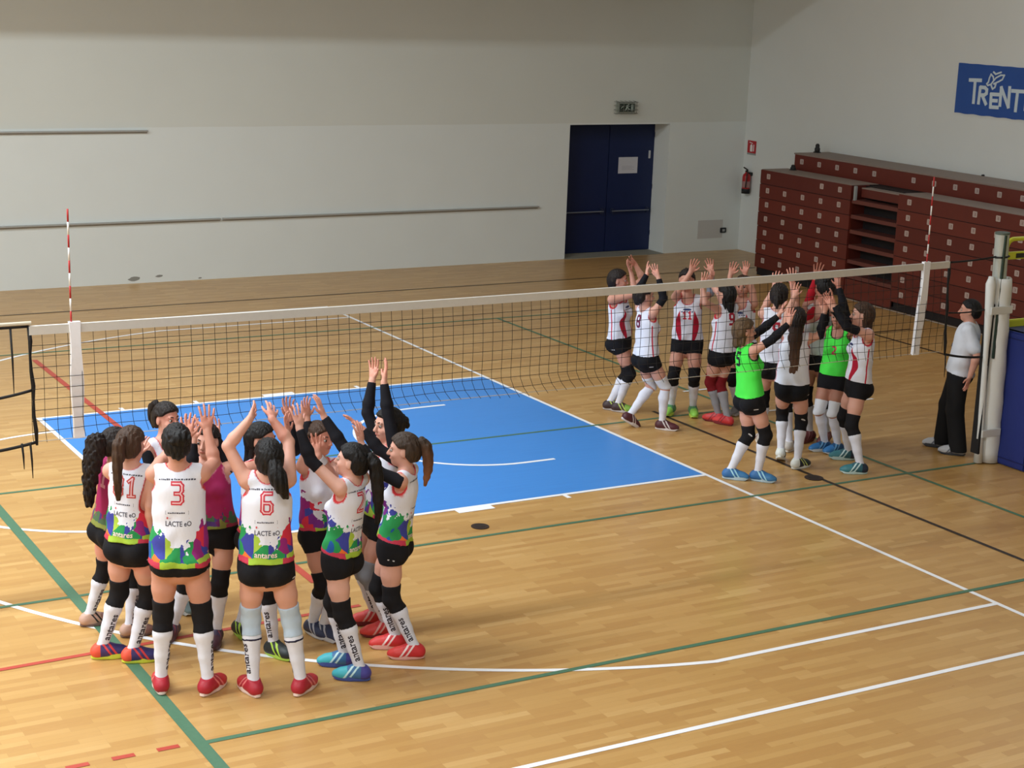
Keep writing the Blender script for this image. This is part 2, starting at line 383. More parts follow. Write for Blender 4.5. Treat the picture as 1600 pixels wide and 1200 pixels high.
# ------------------------------------------------------------------ retracted bleachers
bl = empty('retracted_bleachers', (15.5, 7, 0), label='retracted dark red bleachers along the right wall', cat='bleachers')
M_brd = [plain('board_red_%d' % k, c, .5, var=.10, scale=8) for k, c in enumerate(((100, 40, 30), (94, 37, 28), (106, 43, 32)))]
M_trd = plain('tread_grey', (142, 126, 116), .6)
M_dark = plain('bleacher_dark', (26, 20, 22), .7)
M_plate = plain('seat_plate', (186, 168, 160), .5)
M_plm = plain('plate_print', (120, 80, 76), .6)
RH, Z0, XF = .252, .141, 15.5
BL0, BL1, BR0, BR1 = 11.03, 8.60, 7.46, -1.0
rnd = random.Random(4)
pl_me = None
def plate(y, z, x):
    global pl_me
    if pl_me is None:
        pl_me = MB().box((-.006, -.045, -.045), (0, .045, .045), .006).mesh('seat_plate'); pl_me.materials.append(M_plate)
        g = MB().box((-.008, -.018, -.026), (-.006, -.008, .026)).box((-.008, .006, -.026), (-.006, .02, -.018)).box((-.008, .006, -.004), (-.006, .02, .004)).box((-.008, .006, .018), (-.006, .02, .026)).mesh('plate_number'); g.materials.append(M_plm)
        plate.g = g
    o = link('seat_plate', pl_me, None, bl, loc=(x-15.5, y-7, z)); link('plate_number', plate.g, None, o)
for j in range(7):
    z0, z1 = Z0+j*RH, Z0+(j+1)*RH
    for y1, y0 in ((BL0, BL1), (BR0, 3.2), (3.19, BR1)):
        ch(MB().box((XF-.004*(j % 2), y0, z0+.005), (XF+.05, y1, z1-.005), .003), 'seat_board', M_brd[(j+(y0 > 8)) % 3], bl)
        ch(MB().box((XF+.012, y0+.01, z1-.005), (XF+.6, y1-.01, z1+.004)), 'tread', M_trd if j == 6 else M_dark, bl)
    cols = [10.80, 10.32, 9.83, 9.35, 8.88]+[7.2-.48*k for k in range(17)]
    for i, y in enumerate(cols):
        if j == 6 and i in (1, 2, 6, 7): continue
        plate(y, z0+.145, XF)
    # aisle step between the two blocks
    if j < 6:
        ch(MB().box((XF+.03, BR0, z1-.05), (XF+.5, BL1, z1+.015), .004), 'aisle_step', plain('step_brown', (104, 56, 48), .6), bl)
ch(MB().box((XF+.12, BR0, 1.72), (XF+.16, BL1-.12, 1.86), .004), 'aisle_board', M_brd[1], bl)
ch(MB().box((XF+.12, BR0, 1.86), (XF+.9, BL1-.12, 1.875)), 'tread', M_trd, bl)
ch(MB().box((XF+.0, BL1-.10, 1.66), (XF+.05, BL1-.06, 1.9), .004), 'aisle_post', plain('strip_grey', (150, 156, 156), .5), bl)
ch(MB().box((XF+.02, BR0, .02), (XF+.05, BL1, Z0+RH-.06)), 'aisle_riser', M_brd[0], bl)
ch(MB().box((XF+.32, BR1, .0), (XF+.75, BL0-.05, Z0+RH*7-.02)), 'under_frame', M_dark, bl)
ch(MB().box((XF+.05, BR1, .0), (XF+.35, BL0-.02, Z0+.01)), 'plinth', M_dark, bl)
for y1, y0 in ((BL0, BL1), (BR0, BR1)):
    ch(MB().box((XF+.05, y1-.04, .05), (XF+.4, y1-.002, Z0+RH*7-.006)), 'end_panel', M_brd[1], bl)
    ch(MB().box((XF+.05, y0+.002, .05), (XF+.4, y0+.04, Z0+RH*7-.006)), 'end_panel', M_brd[1], bl)
line('court_line', [(XF-.02, BR1), (XF-.02, BL1-.02)], .03, M_white, label='pale strip along the foot of the bleachers')
# rear raised row
XU = 16.25
ch(MB().box((XU, BR1, 1.87), (XU+.05, BL0, 2.16), .004), 'rear_board', M_brd[2], bl)
ch(MB().box((XU-.015, BR1, 2.16), (XR-.02, BL0+.01, 2.185), .003), 'rear_tread', M_trd, bl)
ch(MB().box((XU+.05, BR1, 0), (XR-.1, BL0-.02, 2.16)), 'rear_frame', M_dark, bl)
for k in range(20):
    if k in (5, ): continue
    plate(10.82-.48*k, 2.045, XU)
M_peg = plain('rubber_black', (28, 28, 30), .6)
for c, lb in (((16.72, 11.0-.02, 2.186), 'black rail peg standing on the rear bleacher row'), ((16.0, 10.75, 1.905), 'black rail peg on the front bleacher row in front of the raised board')):
    pg = empty('rail_peg', c, label=lb, cat='rail peg')
    h = .16 if c[2] > 2 else .10
    ch(lathe([(0, 0), (.05, 0), (.05, h*.5), (.038, h*.55), (.038, h*.85), (.02, h), (0, h)], c), 'peg_body', M_peg, pg, smooth=True)
    ch(lathe([(0, 0), (.07, 0), (.07, .012), (0, .012)], c), 'peg_flange', M_peg, pg)

# ------------------------------------------------------------------ volleyball net, posts and referee stand
M_tape = plain('net_tape', (210, 208, 202), .7, var=.05)
M_band = plain('side_band', (242, 244, 250), .6, var=.04)
M_cord = plain('net_cord', (32, 28, 24), .8)
M_strap = plain('strap_black', (24, 24, 26), .7)
NX0, NX1 = -.32, 9.31
def ntop(x): # the top edge sags slightly between the posts
    u = (x-NX0)/(NX1-NX0); return 2.262+.03*u-.045*4*u*(1-u)*.5
def nbot(x):
    u = (x-NX0)/(NX1-NX0); return 1.335-.02*u
nt = empty('volleyball_net', (4.5, 0, 0), label='black volleyball net with white top tape across the hall', cat='net')
def nch(m, name, mat, **kw): return ch(m, name, mat, nt, **kw)
m = MB(); N = 60; V = []
for i in range(N+1):
    x = NX0+(NX1-NX0)*i/N; z = ntop(x)
    V.append([m.bm.verts.new((x, dy, zz)) for dy, zz in ((-.014, z), (-.016, z-.07), (.016, z-.07), (.014, z))])
for A, B in zip(V, V[1:]):
    for k in range(4): m.bm.faces.new((A[k], A[(k+1) % 4], B[(k+1) % 4], B[k]))
m.bm.faces.new(V[0][::-1]); m.bm.faces.new(V[-1]); nch(m, 'top_tape', M_tape)
for x, lean in ((.035, .02), (8.985, -.035)):
    m = MB(); rows = 10; P_ = []
    for i in range(rows+1):
        f = i/rows; z = ntop(x)+.015-(ntop(x)-nbot(x)+.02)*f; xx = x+lean*f; dx = .045-.006*math.sin(f*9)
        P_.append([m.bm.verts.new((xx+sx*dx, dy-.01*math.sin(f*5), z)) for sx, dy in ((-1, -.02), (1, -.02), (1, .02), (-1, .02))])
    for A, B in zip(P_, P_[1:]):
        for k in range(4): m.bm.faces.new((A[k], A[(k+1) % 4], B[(k+1) % 4], B[k]))
    m.bm.faces.new(P_[0]); m.bm.faces.new(P_[-1][::-1]); nch(m, 'side_band', M_band)
def cordmesh():
    """10 cm netting: every cord a thin three sided tube"""
    m = MB(); nv = 96; nh = 9
    def pt(x, f):
        u = (x-NX0)/(NX1-NX0); z0, z1 = ntop(x)-.07, nbot(x)+.0
        sl = max(0, (f-.78)/.22)
        return (x+.07*sl*sl*(.2+math.sin(u*3.1416)), -.03*math.sin(f*math.pi)-.06*sl*math.sin(u*3.1), z0+(z1-z0)*(f-.02*sl*math.sin(x*4.3)))
    for i in range(nv+1):
        x = NX0+(NX1-NX0)*i/nv
        m.tube([pt(x, k/11) for k in range(12)], .0027, 3, False)
    for j in range(1, nh+1):
        m.tube([pt(NX0+(NX1-NX0)*i/nv, j/(nh+1)) for i in range(nv+1)], .0027, 3, False)
    return m
nch(cordmesh(), 'netting', M_cord, kind='stuff')
nch(MB().tube([(NX0+(NX1-NX0)*i/40, -.02*math.sin(i*.3), nbot(NX0+(NX1-NX0)*i/40)) for i in range(41)], .0035, 5), 'bottom_cord', plain('cord_pale', (206, 204, 196), .7), label='pale bottom cord')
for xs, d in ((NX0, .035), (NX1, .06)):
    zt, zb = ntop(xs), nbot(xs)-.03
    nch(MB().tube([(xs+d*k/8+.006*math.sin(k*1.9), 0, zt+(zb-zt)*k/8) for k in range(9)], [.014+.004*math.sin(k*2.1) for k in range(9)], 8), 'end_rope', M_strap, smooth=True)
def sag(a, b, s_, n=10):
    a, b = Vector(a), Vector(b); return [a.lerp(b, i/n)-Vector((0, 0, s_*4*(i/n)*(1-i/n))) for i in range(n+1)]
PXL = -1.15
for a, b, s_, r in (((NX0, 0, 2.26), (PXL+.06, 0, 2.26), .0, .012), ((NX0+.01, 0, 1.75), (PXL+.06, 0, 1.70), .03, .012), ((NX0+.04, 0, 1.33), (PXL+.06, 0, 1.29), .03, .013),
                    ((NX1, 0, 2.28), (10.01, 0, 2.31), .01, .010), ((NX1+.06, 0, 1.735), (9.96, 0, 1.74), .015, .008), ((NX1+.06, 0, 1.285), (10.0, 0, 1.21), .02, .013)):
    nch(MB().tube(sag(a, b, s_), r, 7), 'tension_cord', M_strap, smooth=True)
nch(MB().tube(sag((-.95, 0, 2.285), (NX0+.02, 0, 2.285), .0), .016, 7), 'rope_cover', plain('cover_cream', (198, 190, 170), .7))
for x, z0, z1 in ((-.46, 2.25, 1.74), (-.40, 1.33, 1.12), (-.335, 1.33, 1.04), (9.38, 1.29, 1.03)):
    nch(MB().tube([(x, -.005, z0), (x+.008, -.01, (z0+z1)/2), (x+.012, -.006, z1)], [.009, .008, .003], 6), 'loose_cord', M_strap if z0 > 2 or x > 5 or x < -.38 else M_cord, smooth=True)
# antennae
M_ar = plain('antenna_red', (176, 40, 40), .5); M_aw = plain('antenna_white', (228, 226, 222), .5)
for x, tilt, ll, lb in ((.012, -.008, .02, 'red and white striped antenna at the left end of the net'), (8.99, -.008, -.035, 'red and white striped antenna at the right end of the net near the post')):
    an = empty('net_antenna', (x, 0, ntop(x)-.9), label=lb, cat='antenna')
    zb = ntop(x)-.9
    for k in range(18):
        z0 = zb+k*.1
        fx = lambda z: x+(tilt*(z-ntop(x)) if z > ntop(x) else ll*(ntop(x)-z)/.95)
        ch(MB().tube([(fx(z0), 0, z0), (fx(z0+.1), 0, z0+.1)], .0075, 8), 'red_stripe' if k % 2 else 'white_stripe', M_ar if k % 2 else M_aw, an, smooth=True)
# posts
M_steel = plain('post_grey', (186, 192, 186), .35, .3, var=.05)
M_pad = plain('pad_white', (222, 224, 222), .5, var=.04, scale=5, bump=.15)
def post(px, lean, lb):
    po = empty('net_post', (px, 0, 0), label=lb, cat='post')
    def at(z): return px-lean*z/2.5
    ch(MB().tube([(at(.02), 0, .02), (at(2.555), 0, 2.555)], .075, 24), 'pole', M_steel, po, smooth=False)
    ch(MB().tube([(at(2.55), 0, 2.55), (at(2.57), 0, 2.57)], .079, 24), 'pole_cap', plain('cap_grey', (88, 100, 92), .5), po)
    ch(MB().box((at(2.3)-.045, -.083, 1.2), (at(2.3)-.02, -.06, 2.545)), 'slide_track', plain('track_dark', (50, 66, 56), .5), po)
    ch(MB().tube([(at(2.31)-.085, 0, 2.30), (at(2.31)-.06, -.06, 2.305), (at(2.31), -.083, 2.31), (at(2.31)+.06, -.06, 2.315), (at(2.31)+.085, 0, 2.32)], .010, 8), 'strap_loop', M_strap, po)
    # soft wrap with a seam, bulging slightly
    m = MB(); rings = []; ns = 18
    for i in range(ns+1):
        z = .015+2.06*i/ns; c = at(z); ring = []
        for k in range(20):
            a = math.radians(118+k*(344-0)/19*.93)
            r = .128+.006*math.sin(i*1.7+k)+.01*math.sin(k*.9)*(i/ns)
            ring.append((c+.03+r*math.cos(a), r*math.sin(a)*.95, z))
        rings.append(ring)
    for rad, flip in ((1, 0),):
        R_ = [[m.bm.verts.new(p) for p in ring] for ring in rings]
        for A, B in zip(R_, R_[1:]):
            for k in range(19): m.bm.faces.new((A[k], A[k+1], B[k+1], B[k]))
    o = ch(m, 'foam_pad', M_pad, po, smooth=True)
    sm = o.modifiers.new('thick', 'SOLIDIFY'); sm.thickness = .03; sm.offset = -1
    ch(MB().box((at(1.4)-.135, -.06, .12), (at(1.4)-.105, .06, 1.80), .004), 'pad_seam', M_strap, po)
    m = MB().tube([(at(.03)-.135, -.02, .02), (at(.4)-.145, -.03, .45), (at(1.2)-.15, -.03, 1.3), (at(2)-.15, -.03, 2.02), (at(2.1)-.14, -.03, 2.10)], [.05, .035, .03, .055, .03], 12)
    ch(m, 'pad_flap', M_pad, po, smooth=True)
    for z, w_ in ((1.70, .20), (.33, .16)):
        ch(MB().box((at(z)-.22, -.135, z), (at(z)-.22+w_+.12, -.115, z+.085), .006), 'pad_strap', M_pad, po)
    ch(MB().prism([(at(.8)+.14, .55), (at(.8)+.19, .57), (at(.8)+.20, .90), (at(.8)+.165, .98), (at(.8)+.14, .98)], 1, -.05, .03), 'pad_lug', M_pad, po)
post(10.15, .10, 'white padded net post beside the leaning referee')
post(PXL, -.0, 'padded net post at the left end of the net')
# referee stand with a blue box pad
rs = empty('referee_stand', (10.7, 0, 0), label='blue padded referee stand with yellow rails beside the right net post', cat='referee stand')
M_bp = plain('pad_blue', (30, 44, 112), .5, var=.08, scale=5)
bx = ch(MB().box((10.21, -.5, .01), (11.25, .15, 1.50), .015), 'box_pad', M_bp, rs)
for z in (1.42, .08): ch(MB().box((10.206, -.504, z), (11.254, .154, z+.012)), 'pad_seam', plain('pad_blue_dark', (20, 30, 84), .5), bx, rs.location)
M_yel = plain('rail_yellow', (214, 220, 62), .4, var=.04)
ch(MB().box((10.24, .06, 1.47), (11.2, .12, 1.575), .01).box((10.24, -.46, 1.47), (10.30, .06, 1.50)).box((10.24, -.46, 1.47), (11.2, -.40, 1.50)), 'platform_edge', M_yel, rs)
ch(MB().box((10.24, -.46, 1.47), (11.2, .10, 1.485)), 'platform_deck', plain('deck_pale', (206, 222, 206), .5), rs)
for y in (-.42, .10):
    ch(MB().tube([(10.24, y, 1.5), (10.24, y, 2.37)]+[(10.34-.10*math.cos(k*.196), y, 2.37+.10*math.sin(k*.196)) for k in range(9)]+[(11.1, y, 2.47), (11.15, y, 2.42), (11.15, y, 1.5)], .024, 10), 'guard_rail', M_yel, rs, smooth=True)
    ch(MB().box((10.21, y-.03, 2.25), (11.1, y+.02, 2.33), .008), 'rail_plate', M_yel, rs)
    ch(MB().box((10.36, y-.036, 2.265), (10.9, y-.03, 2.315)), 'plate_label', plain('label_dark', (44, 44, 40), .5), rs)

# ------------------------------------------------------------------ people: signed distance bodies turned into one continuous mesh
class Grid:
    def __init__(s, lo, hi, h):
        s.o = np.array(lo, float); s.h = h; s.n = np.ceil((np.array(hi)-s.o)/h).astype(int)+1
        s.F = np.full(s.n, .2, np.float32)
        s.ax = [(s.o[i]+h*np.arange(s.n[i])).astype(np.float32) for i in range(3)]
    def block(s, lo, hi):
        a = np.maximum(np.floor((np.array(lo)-s.o)/s.h).astype(int), 0); b = np.minimum(np.ceil((np.array(hi)-s.o)/s.h).astype(int)+1, s.n)
        if (b <= a).any(): return None
        sl = tuple(slice(a[i], b[i]) for i in range(3))
        return sl, s.ax[0][sl[0]][:, None, None], s.ax[1][sl[1]][None, :, None], s.ax[2][sl[2]][None, None, :]
    def add(s, prim, off=0., k=None):
        m = prim['k'] if k is None else k
        lo, hi = prim['bb']; pad = m+off+s.h*2.5
        B = s.block(lo-pad, hi+pad)
        if B is None: return
        sl, X, Y, Z = B
        d = prim_eval(prim, X, Y, Z)-off; A = s.F[sl]
        if prim.get('neg'):
            d = -d; h = np.maximum(m-np.abs(A-d), 0)/max(m, 1e-6); s.F[sl] = np.maximum(A, d)+h*h*m*.25
        else:
            h = np.maximum(m-np.abs(A-d), 0)/max(m, 1e-6); s.F[sl] = np.minimum(A, d)-h*h*m*.25
    def xyz(s): return s.ax[0][:, None, None], s.ax[1][None, :, None], s.ax[2][None, None, :]
    def clip(s, d): s.F = np.maximum(s.F, d.astype(np.float32))
    def nets(s):
        F = s.F; S = F < 0
        c = S[:-1, :-1, :-1].astype(np.int8)
        for dx, dy, dz in ((1, 0, 0), (0, 1, 0), (0, 0, 1), (1, 1, 0), (1, 0, 1), (0, 1, 1), (1, 1, 1)):
            c += S[dx:F.shape[0]-1+dx, dy:F.shape[1]-1+dy, dz:F.shape[2]-1+dz]
        act = (c > 0) & (c < 8); I, J, K = np.nonzero(act); nv = len(I)
        if nv == 0: return None
        vid = np.full(act.shape, -1, np.int32); vid[I, J, K] = np.arange(nv)
        pos = np.zeros((nv, 3)); cnt = np.zeros(nv)
        for ax in range(3):
            o1, o2 = [a for a in range(3) if a != ax]
            for u in (0, 1):
                for v in (0, 1):
                    d = [0, 0, 0]; d[o1] = u; d[o2] = v; e = list(d); e[ax] = 1
                    fa = F[I+d[0], J+d[1], K+d[2]]; fb = F[I+e[0], J+e[1], K+e[2]]
                    x = (fa < 0) != (fb < 0); t = np.where(x, fa/np.where(x, fa-fb, 1), 0)
                    p = np.zeros((nv, 3)); p[:, ax] = t; p[:, o1] = u; p[:, o2] = v
                    pos += p*x[:, None]; cnt += x
        V = (pos/cnt[:, None]+np.stack([I, J, K], 1))*s.h+s.o
        Q = []
        for ax in range(3):
            o1, o2 = (ax+1) % 3, (ax+2) % 3
            sa = [slice(None)]*3; sb = [slice(None)]*3; sa[ax] = slice(0, -1); sb[ax] = slice(1, None)
            for q in (sa, sb): q[o1] = slice(1, -1); q[o2] = slice(1, -1)
            a, b = S[tuple(sa)], S[tuple(sb)]
            for A, flip in ((a & ~b, False), (b & ~a, True)):
                idx = np.nonzero(A)
                if len(idx[0]) == 0: continue
                idx = list(idx); idx[o1] = idx[o1]+1; idx[o2] = idx[o2]+1
                def g(d1, d2):
                    q = list(idx); q[o1] = q[o1]-d1; q[o2] = q[o2]-d2; return vid[tuple(q)]
                quad = np.stack([g(1, 1), g(0, 1), g(0, 0), g(1, 0)], 1)
                Q.append(quad[:, ::-1] if flip else quad)
        return V, np.concatenate(Q)
def prim_eval(p, X, Y, Z):
    if p['t'] == 'rc':
        a, ba, L2, ra, rb = p['a'], p['ba'], p['L2'], p['ra'], p['rb']
        px, py, pz = X-a[0], Y-a[1], Z-a[2]
        t = np.clip((px*ba[0]+py*ba[1]+pz*ba[2])/L2, 0, 1)
        qx, qy, qz = px-t*ba[0], py-t*ba[1], pz-t*ba[2]
        d2 = qx*qx+qy*qy+qz*qz
        if p['n'] is not None:
            n = p['n']; qn = qx*n[0]+qy*n[1]+qz*n[2]; d2 = d2+qn*qn*p['fl']
        return np.sqrt(d2)-(ra+(rb-ra)*t)
    c, M, r = p['c'], p['M'], p['r']
    px, py, pz = X-c[0], Y-c[1], Z-c[2]
    u = [(px*M[i][0]+py*M[i][1]+pz*M[i][2]) for i in range(3)]
    k0 = np.sqrt((u[0]/r[0])**2+(u[1]/r[1])**2+(u[2]/r[2])**2)+1e-6
    k1 = np.sqrt((u[0]/r[0]**2)**2+(u[1]/r[1]**2)**2+(u[2]/r[2]**2)**2)+1e-6
    return k0*(k0-1)/k1
def RC(a, b, ra, rb=None, k=.02, n=None, f=1., neg=False):
    a, b = np.array(a, float), np.array(b, float); rb = ra if rb is None else rb; ba = b-a
    R_ = np.array([ra]*3); R2 = np.array([rb]*3)
    return dict(t='rc', a=a, ba=ba, L2=max(float(ba@ba), 1e-9), ra=ra, rb=rb, k=k, n=None if n is None else np.array(n, float), fl=1/f**2-1, neg=neg,
                bb=(np.minimum(a-R_, b-R2), np.maximum(a+R_, b+R2)))
def EL(c, M, r, k=.02, neg=False):
    c = np.array(c, float); m = max(r); return dict(t='el', c=c, M=np.array(M, float), r=r, k=k, neg=neg, bb=(c-m, c+m))
def build(prims, lo, hi, h, off=0., clips=(), k=None):
    g = Grid(lo, hi, h)
    for p in prims: g.add(p, off, k)
    for c in clips: g.clip(c(*g.xyz()))
    return g.nets()
def bbox(prims, pad):
    return np.min([p['bb'][0] for p in prims], 0)-pad, np.max([p['bb'][1] for p in prims], 0)+pad
def np_mesh(name, V, Q, mat, attrs=None):
    me = bpy.data.meshes.new(name); n, q = len(V), len(Q)
    me.vertices.add(n); me.vertices.foreach_set('co', np.ascontiguousarray(V, np.float32).ravel())
    me.loops.add(q*4); me.loops.foreach_set('vertex_index', np.ascontiguousarray(Q, np.int32).ravel())
    me.polygons.add(q); me.polygons.foreach_set('loop_start', np.arange(0, q*4, 4, dtype=np.int32))
    try: me.polygons.foreach_set('loop_total', np.full(q, 4, np.int32))
    except Exception: pass
    me.update(calc_edges=True); me.shade_smooth()
    for nm, arr in (attrs or {}).items():
        if arr.ndim == 1: me.attributes.new(nm, 'FLOAT', 'POINT').data.foreach_set('value', np.ascontiguousarray(arr, np.float32))
        else: me.attributes.new(nm, 'FLOAT_VECTOR', 'POINT').data.foreach_set('vector', np.ascontiguousarray(arr, np.float32).ravel())
    if mat: me.materials.append(mat)
    return me
nrm = lambda v: np.asarray(v, float)/max(np.linalg.norm(v), 1e-9)
def PL(pt, n):   # half space: positive on the side n points to
    n = nrm(n); c = float(n @ np.array(pt)); return lambda X, Y, Z: X*n[0]+Y*n[1]+Z*n[2]-c
def NOT(prim, off=0.): return lambda X, Y, Z: off-prim_eval(prim, X, Y, Z)

# ---- materials of people
def skin_mat(rgb):
    key = ('skin', rgb)
    if key in MATS: return MATS[key]
    t = NT('skin'); c = lin(rgb); a = t.attr('tint'); v = t.sep(a.outputs['Vector'])
    nz = t.noise(t.obj(), 14, 3)
    col = t.mix(nz, tuple(x*.93 for x in c), tuple(min(1, x*1.06) for x in c))
    col = t.mix(v[1], col, (min(1, c[0]*1.04), c[1]*.80, c[2]*.78))            # blush: palms, knuckles, knees, cheeks
    col = t.mix(v[0], col, (c[0]*.72, c[1]*.42, c[2]*.42))                       # lips
    t.base(col); t.b.inputs['Roughness'].default_value = .5; t.b.inputs['Specular IOR Level'].default_value = .35
    t.b.inputs['Subsurface Weight'].default_value = .08; t.b.inputs['Subsurface Radius'].default_value = (.02, .008, .005); t.b.inputs['Subsurface Scale'].default_value = .5
    MATS[key] = t.m; return t.m
def hair_mat(rgb, tip=None):
    key = ('hair', rgb, tip)
    if key in MATS: return MATS[key]
    t = NT('hair'); c = lin(rgb); a = t.attr('uvw'); u = a.outputs['Vector']
    nz = t.noise(t.mapping(u, (60, 60, 4)), 1.0, 4)
    col = t.mix(nz, tuple(x*.45 for x in c), tuple(x*1.7 for x in c))
    if tip: col = t.mix(t.sep(u)[2], col, lin(tip))
    t.base(col); t.b.inputs['Roughness'].default_value = .55; t.b.inputs['Specular IOR Level'].default_value = .3
    t.bump(nz, 1.0, .012); MATS[key] = t.m; return t.m
PALETTE = [(232, 118, 52), (36, 92, 168), (44, 150, 84), (64, 70, 160), (170, 200, 72), (122, 46, 140), (214, 52, 74), (148, 40, 120)]
def jersey_mat(kind):
    key = ('jersey', kind)
    if key in MATS: return MATS[key]
    t = NT('jersey_'+kind); a = t.attr('uvw'); u = a.outputs['Vector']; x, y, z = t.sep(u); tr = t.attr('trim').outputs['Fac']
    wv = t.noise(t.mapping(u, (1, 1, 1)), 220, 1); fold = t.noise(t.mapping(u, (9, 9, 3.5)), 1.0, 3)
    white = lin((228, 231, 244))
    if kind in ('splash', 'magenta'):
        n1 = t.noise(u, 16, 3); n2 = t.noise(u, 7, 2, out=1)
        dis = t.n('ShaderNodeVectorMath', operation='MULTIPLY_ADD'); t.l(n2, dis.inputs[0]); dis.inputs[1].default_value = (.10, .10, .10); t.l(u, dis.inputs[2])
        vo = t.n('ShaderNodeTexVoronoi'); vo.inputs['Scale'].default_value = 8.5; t.l(dis.outputs[0], vo.inputs['Vector'])
        r = t.sep(vo.outputs['Color'])[0]
        pos = t.math('ADD', t.math('MULTIPLY', r, .62), t.math('ADD', t.math('MULTIPLY', x, 1.25), .19))
        paint = t.ramp(pos, [(i/len(PALETTE), lin(c)) for i, c in enumerate(PALETTE)], 'CONSTANT')
        low = t.math('LESS_THAN', t.math('ADD', z, t.math('MULTIPLY', n1, .05)), .058)
        lime = t.mix(t.math('GREATER_THAN', t.math('ABSOLUTE', x), .11), lin((164, 198, 66)), lin((196, 60, 84)))
        paint = t.mix(low, paint, lime)
        if kind == 'splash':
            edge = t.math('ADD', t.math('MULTIPLY', t.math('MULTIPLY', x, x), 4.2), .15)
            edge = t.math('ADD', edge, t.math('MULTIPLY', t.math('SUBTRACT', n1, .5), .36))
            edge = t.math('ADD', edge, t.math('MULTIPLY', t.math('SUBTRACT', r, .5), .10))
            m = t.math('LESS_THAN', z, edge)
            col = t.mix(m, white, paint); trim = lin((214, 62, 66))
        else:
            edge = t.math('ADD', t.math('MULTIPLY', t.math('SUBTRACT', n1, .5), .4), .11)
            m = t.math('LESS_THAN', z, edge)
            deep = t.mix(t.noise(u, 6, 2), lin((176, 40, 94)), lin((140, 32, 86)))
            dk = t.mix(.55, paint, lin((96, 34, 70)))
            col = t.mix(m, deep, dk); trim = lin((222, 150, 168))
    elif kind == 'swoosh':
        # white with a crimson curved flash on the right front and thin side panels
        ax_ = t.math('ABSOLUTE', t.math('SUBTRACT', t.math('ABSOLUTE', x), t.math('ADD', .075, t.math('MULTIPLY', t.math('SINE', t.math('MULTIPLY', z, 8.0)), .028))))
        wd = t.math('MULTIPLY', t.math('MULTIPLY', t.math('SUBTRACT', .36, z), t.math('ADD', z, .05)), .78)
        m = t.math('MULTIPLY', t.math('LESS_THAN', ax_, wd), t.math('GREATER_THAN', y, .03))
        side = t.math('MULTIPLY', t.math('LESS_THAN', t.math('ABSOLUTE', t.math('ADD', y, .02)), .008), t.math('LESS_THAN', z, .36))
        col = t.mix(m, white, lin((176, 26, 52))); col = t.mix(side, col, lin((196, 44, 66))); trim = lin((186, 34, 52))
    elif kind == 'green':
        col = t.mix(fold, lin((70, 236, 74)), lin((92, 252, 92))); trim = lin((26, 30, 28))
    elif kind == 'grey':
        col = t.mix(fold, lin((176, 178, 178)), lin((190, 192, 192))); trim = lin((150, 40, 48))
    else:
        col = t.mix(fold, lin((210, 214, 224)), lin((220, 224, 234))); trim = lin((206, 208, 214))
    col = t.mix(tr, col, trim)
    t.base(col); t.b.inputs['Roughness'].default_value = .72; t.b.inputs['Specular IOR Level'].default_value = .25
    h = t.math('ADD', t.math('MULTIPLY', fold, 1.0), t.math('MULTIPLY', wv, .06)); t.bump(h, .55, .02)
    MATS[key] = t.m; return t.m
def knit(name, rgb, rough=.85):
    key = ('knit', name, rgb)
    if key in MATS: return MATS[key]
    t = NT(name); c = lin(rgb); nz = t.noise(t.obj(), 90, 2); big = t.noise(t.obj(), 12, 3)
    t.base(t.mix(big, tuple(x*.9 for x in c), tuple(min(1, x*1.08) for x in c))); t.b.inputs['Roughness'].default_value = rough; t.b.inputs['Specular IOR Level'].default_value = .2
    t.bump(t.math('ADD', nz, t.math('MULTIPLY', big, 3.0)), .25, .004); MATS[key] = t.m; return t.m
def shoe_mat(main, toe, acc, heel=None):
    key = ('shoe', main, toe, acc, heel)
    if key in MATS: return MATS[key]
    t = NT('shoe_upper'); u = t.attr('uvw').outputs['Vector']; x, y, z = t.sep(u)
    nz = t.noise(u, 30, 2); n2 = t.noise(t.obj(), 160, 1)
    ax_ = t.math('ABSOLUTE', x)
    c = t.mix(t.math('GREATER_THAN', t.math('ADD', y, t.math('MULTIPLY', nz, .04)), .105), lin(main), lin(toe))
    if heel: c = t.mix(t.math('LESS_THAN', y, -.015), c, lin(heel))
    sl = t.math('ADD', t.math('MULTIPLY', y, 1.0), t.math('MULTIPLY', z, .7))
    st = t.math('MULTIPLY', t.math('GREATER_THAN', t.math('SINE', t.math('MULTIPLY', sl, 170)), .25), t.math('MULTIPLY', t.math('GREATER_THAN', sl, .055), t.math('LESS_THAN', sl, .135)))
    st = t.math('MULTIPLY', st, t.math('GREATER_THAN', ax_, .022))
    c = t.mix(st, c, lin(acc)); t.base(c); t.b.inputs['Roughness'].default_value = .5; t.bump(n2, .15, .002)
    MATS[key] = t.m; return t.m

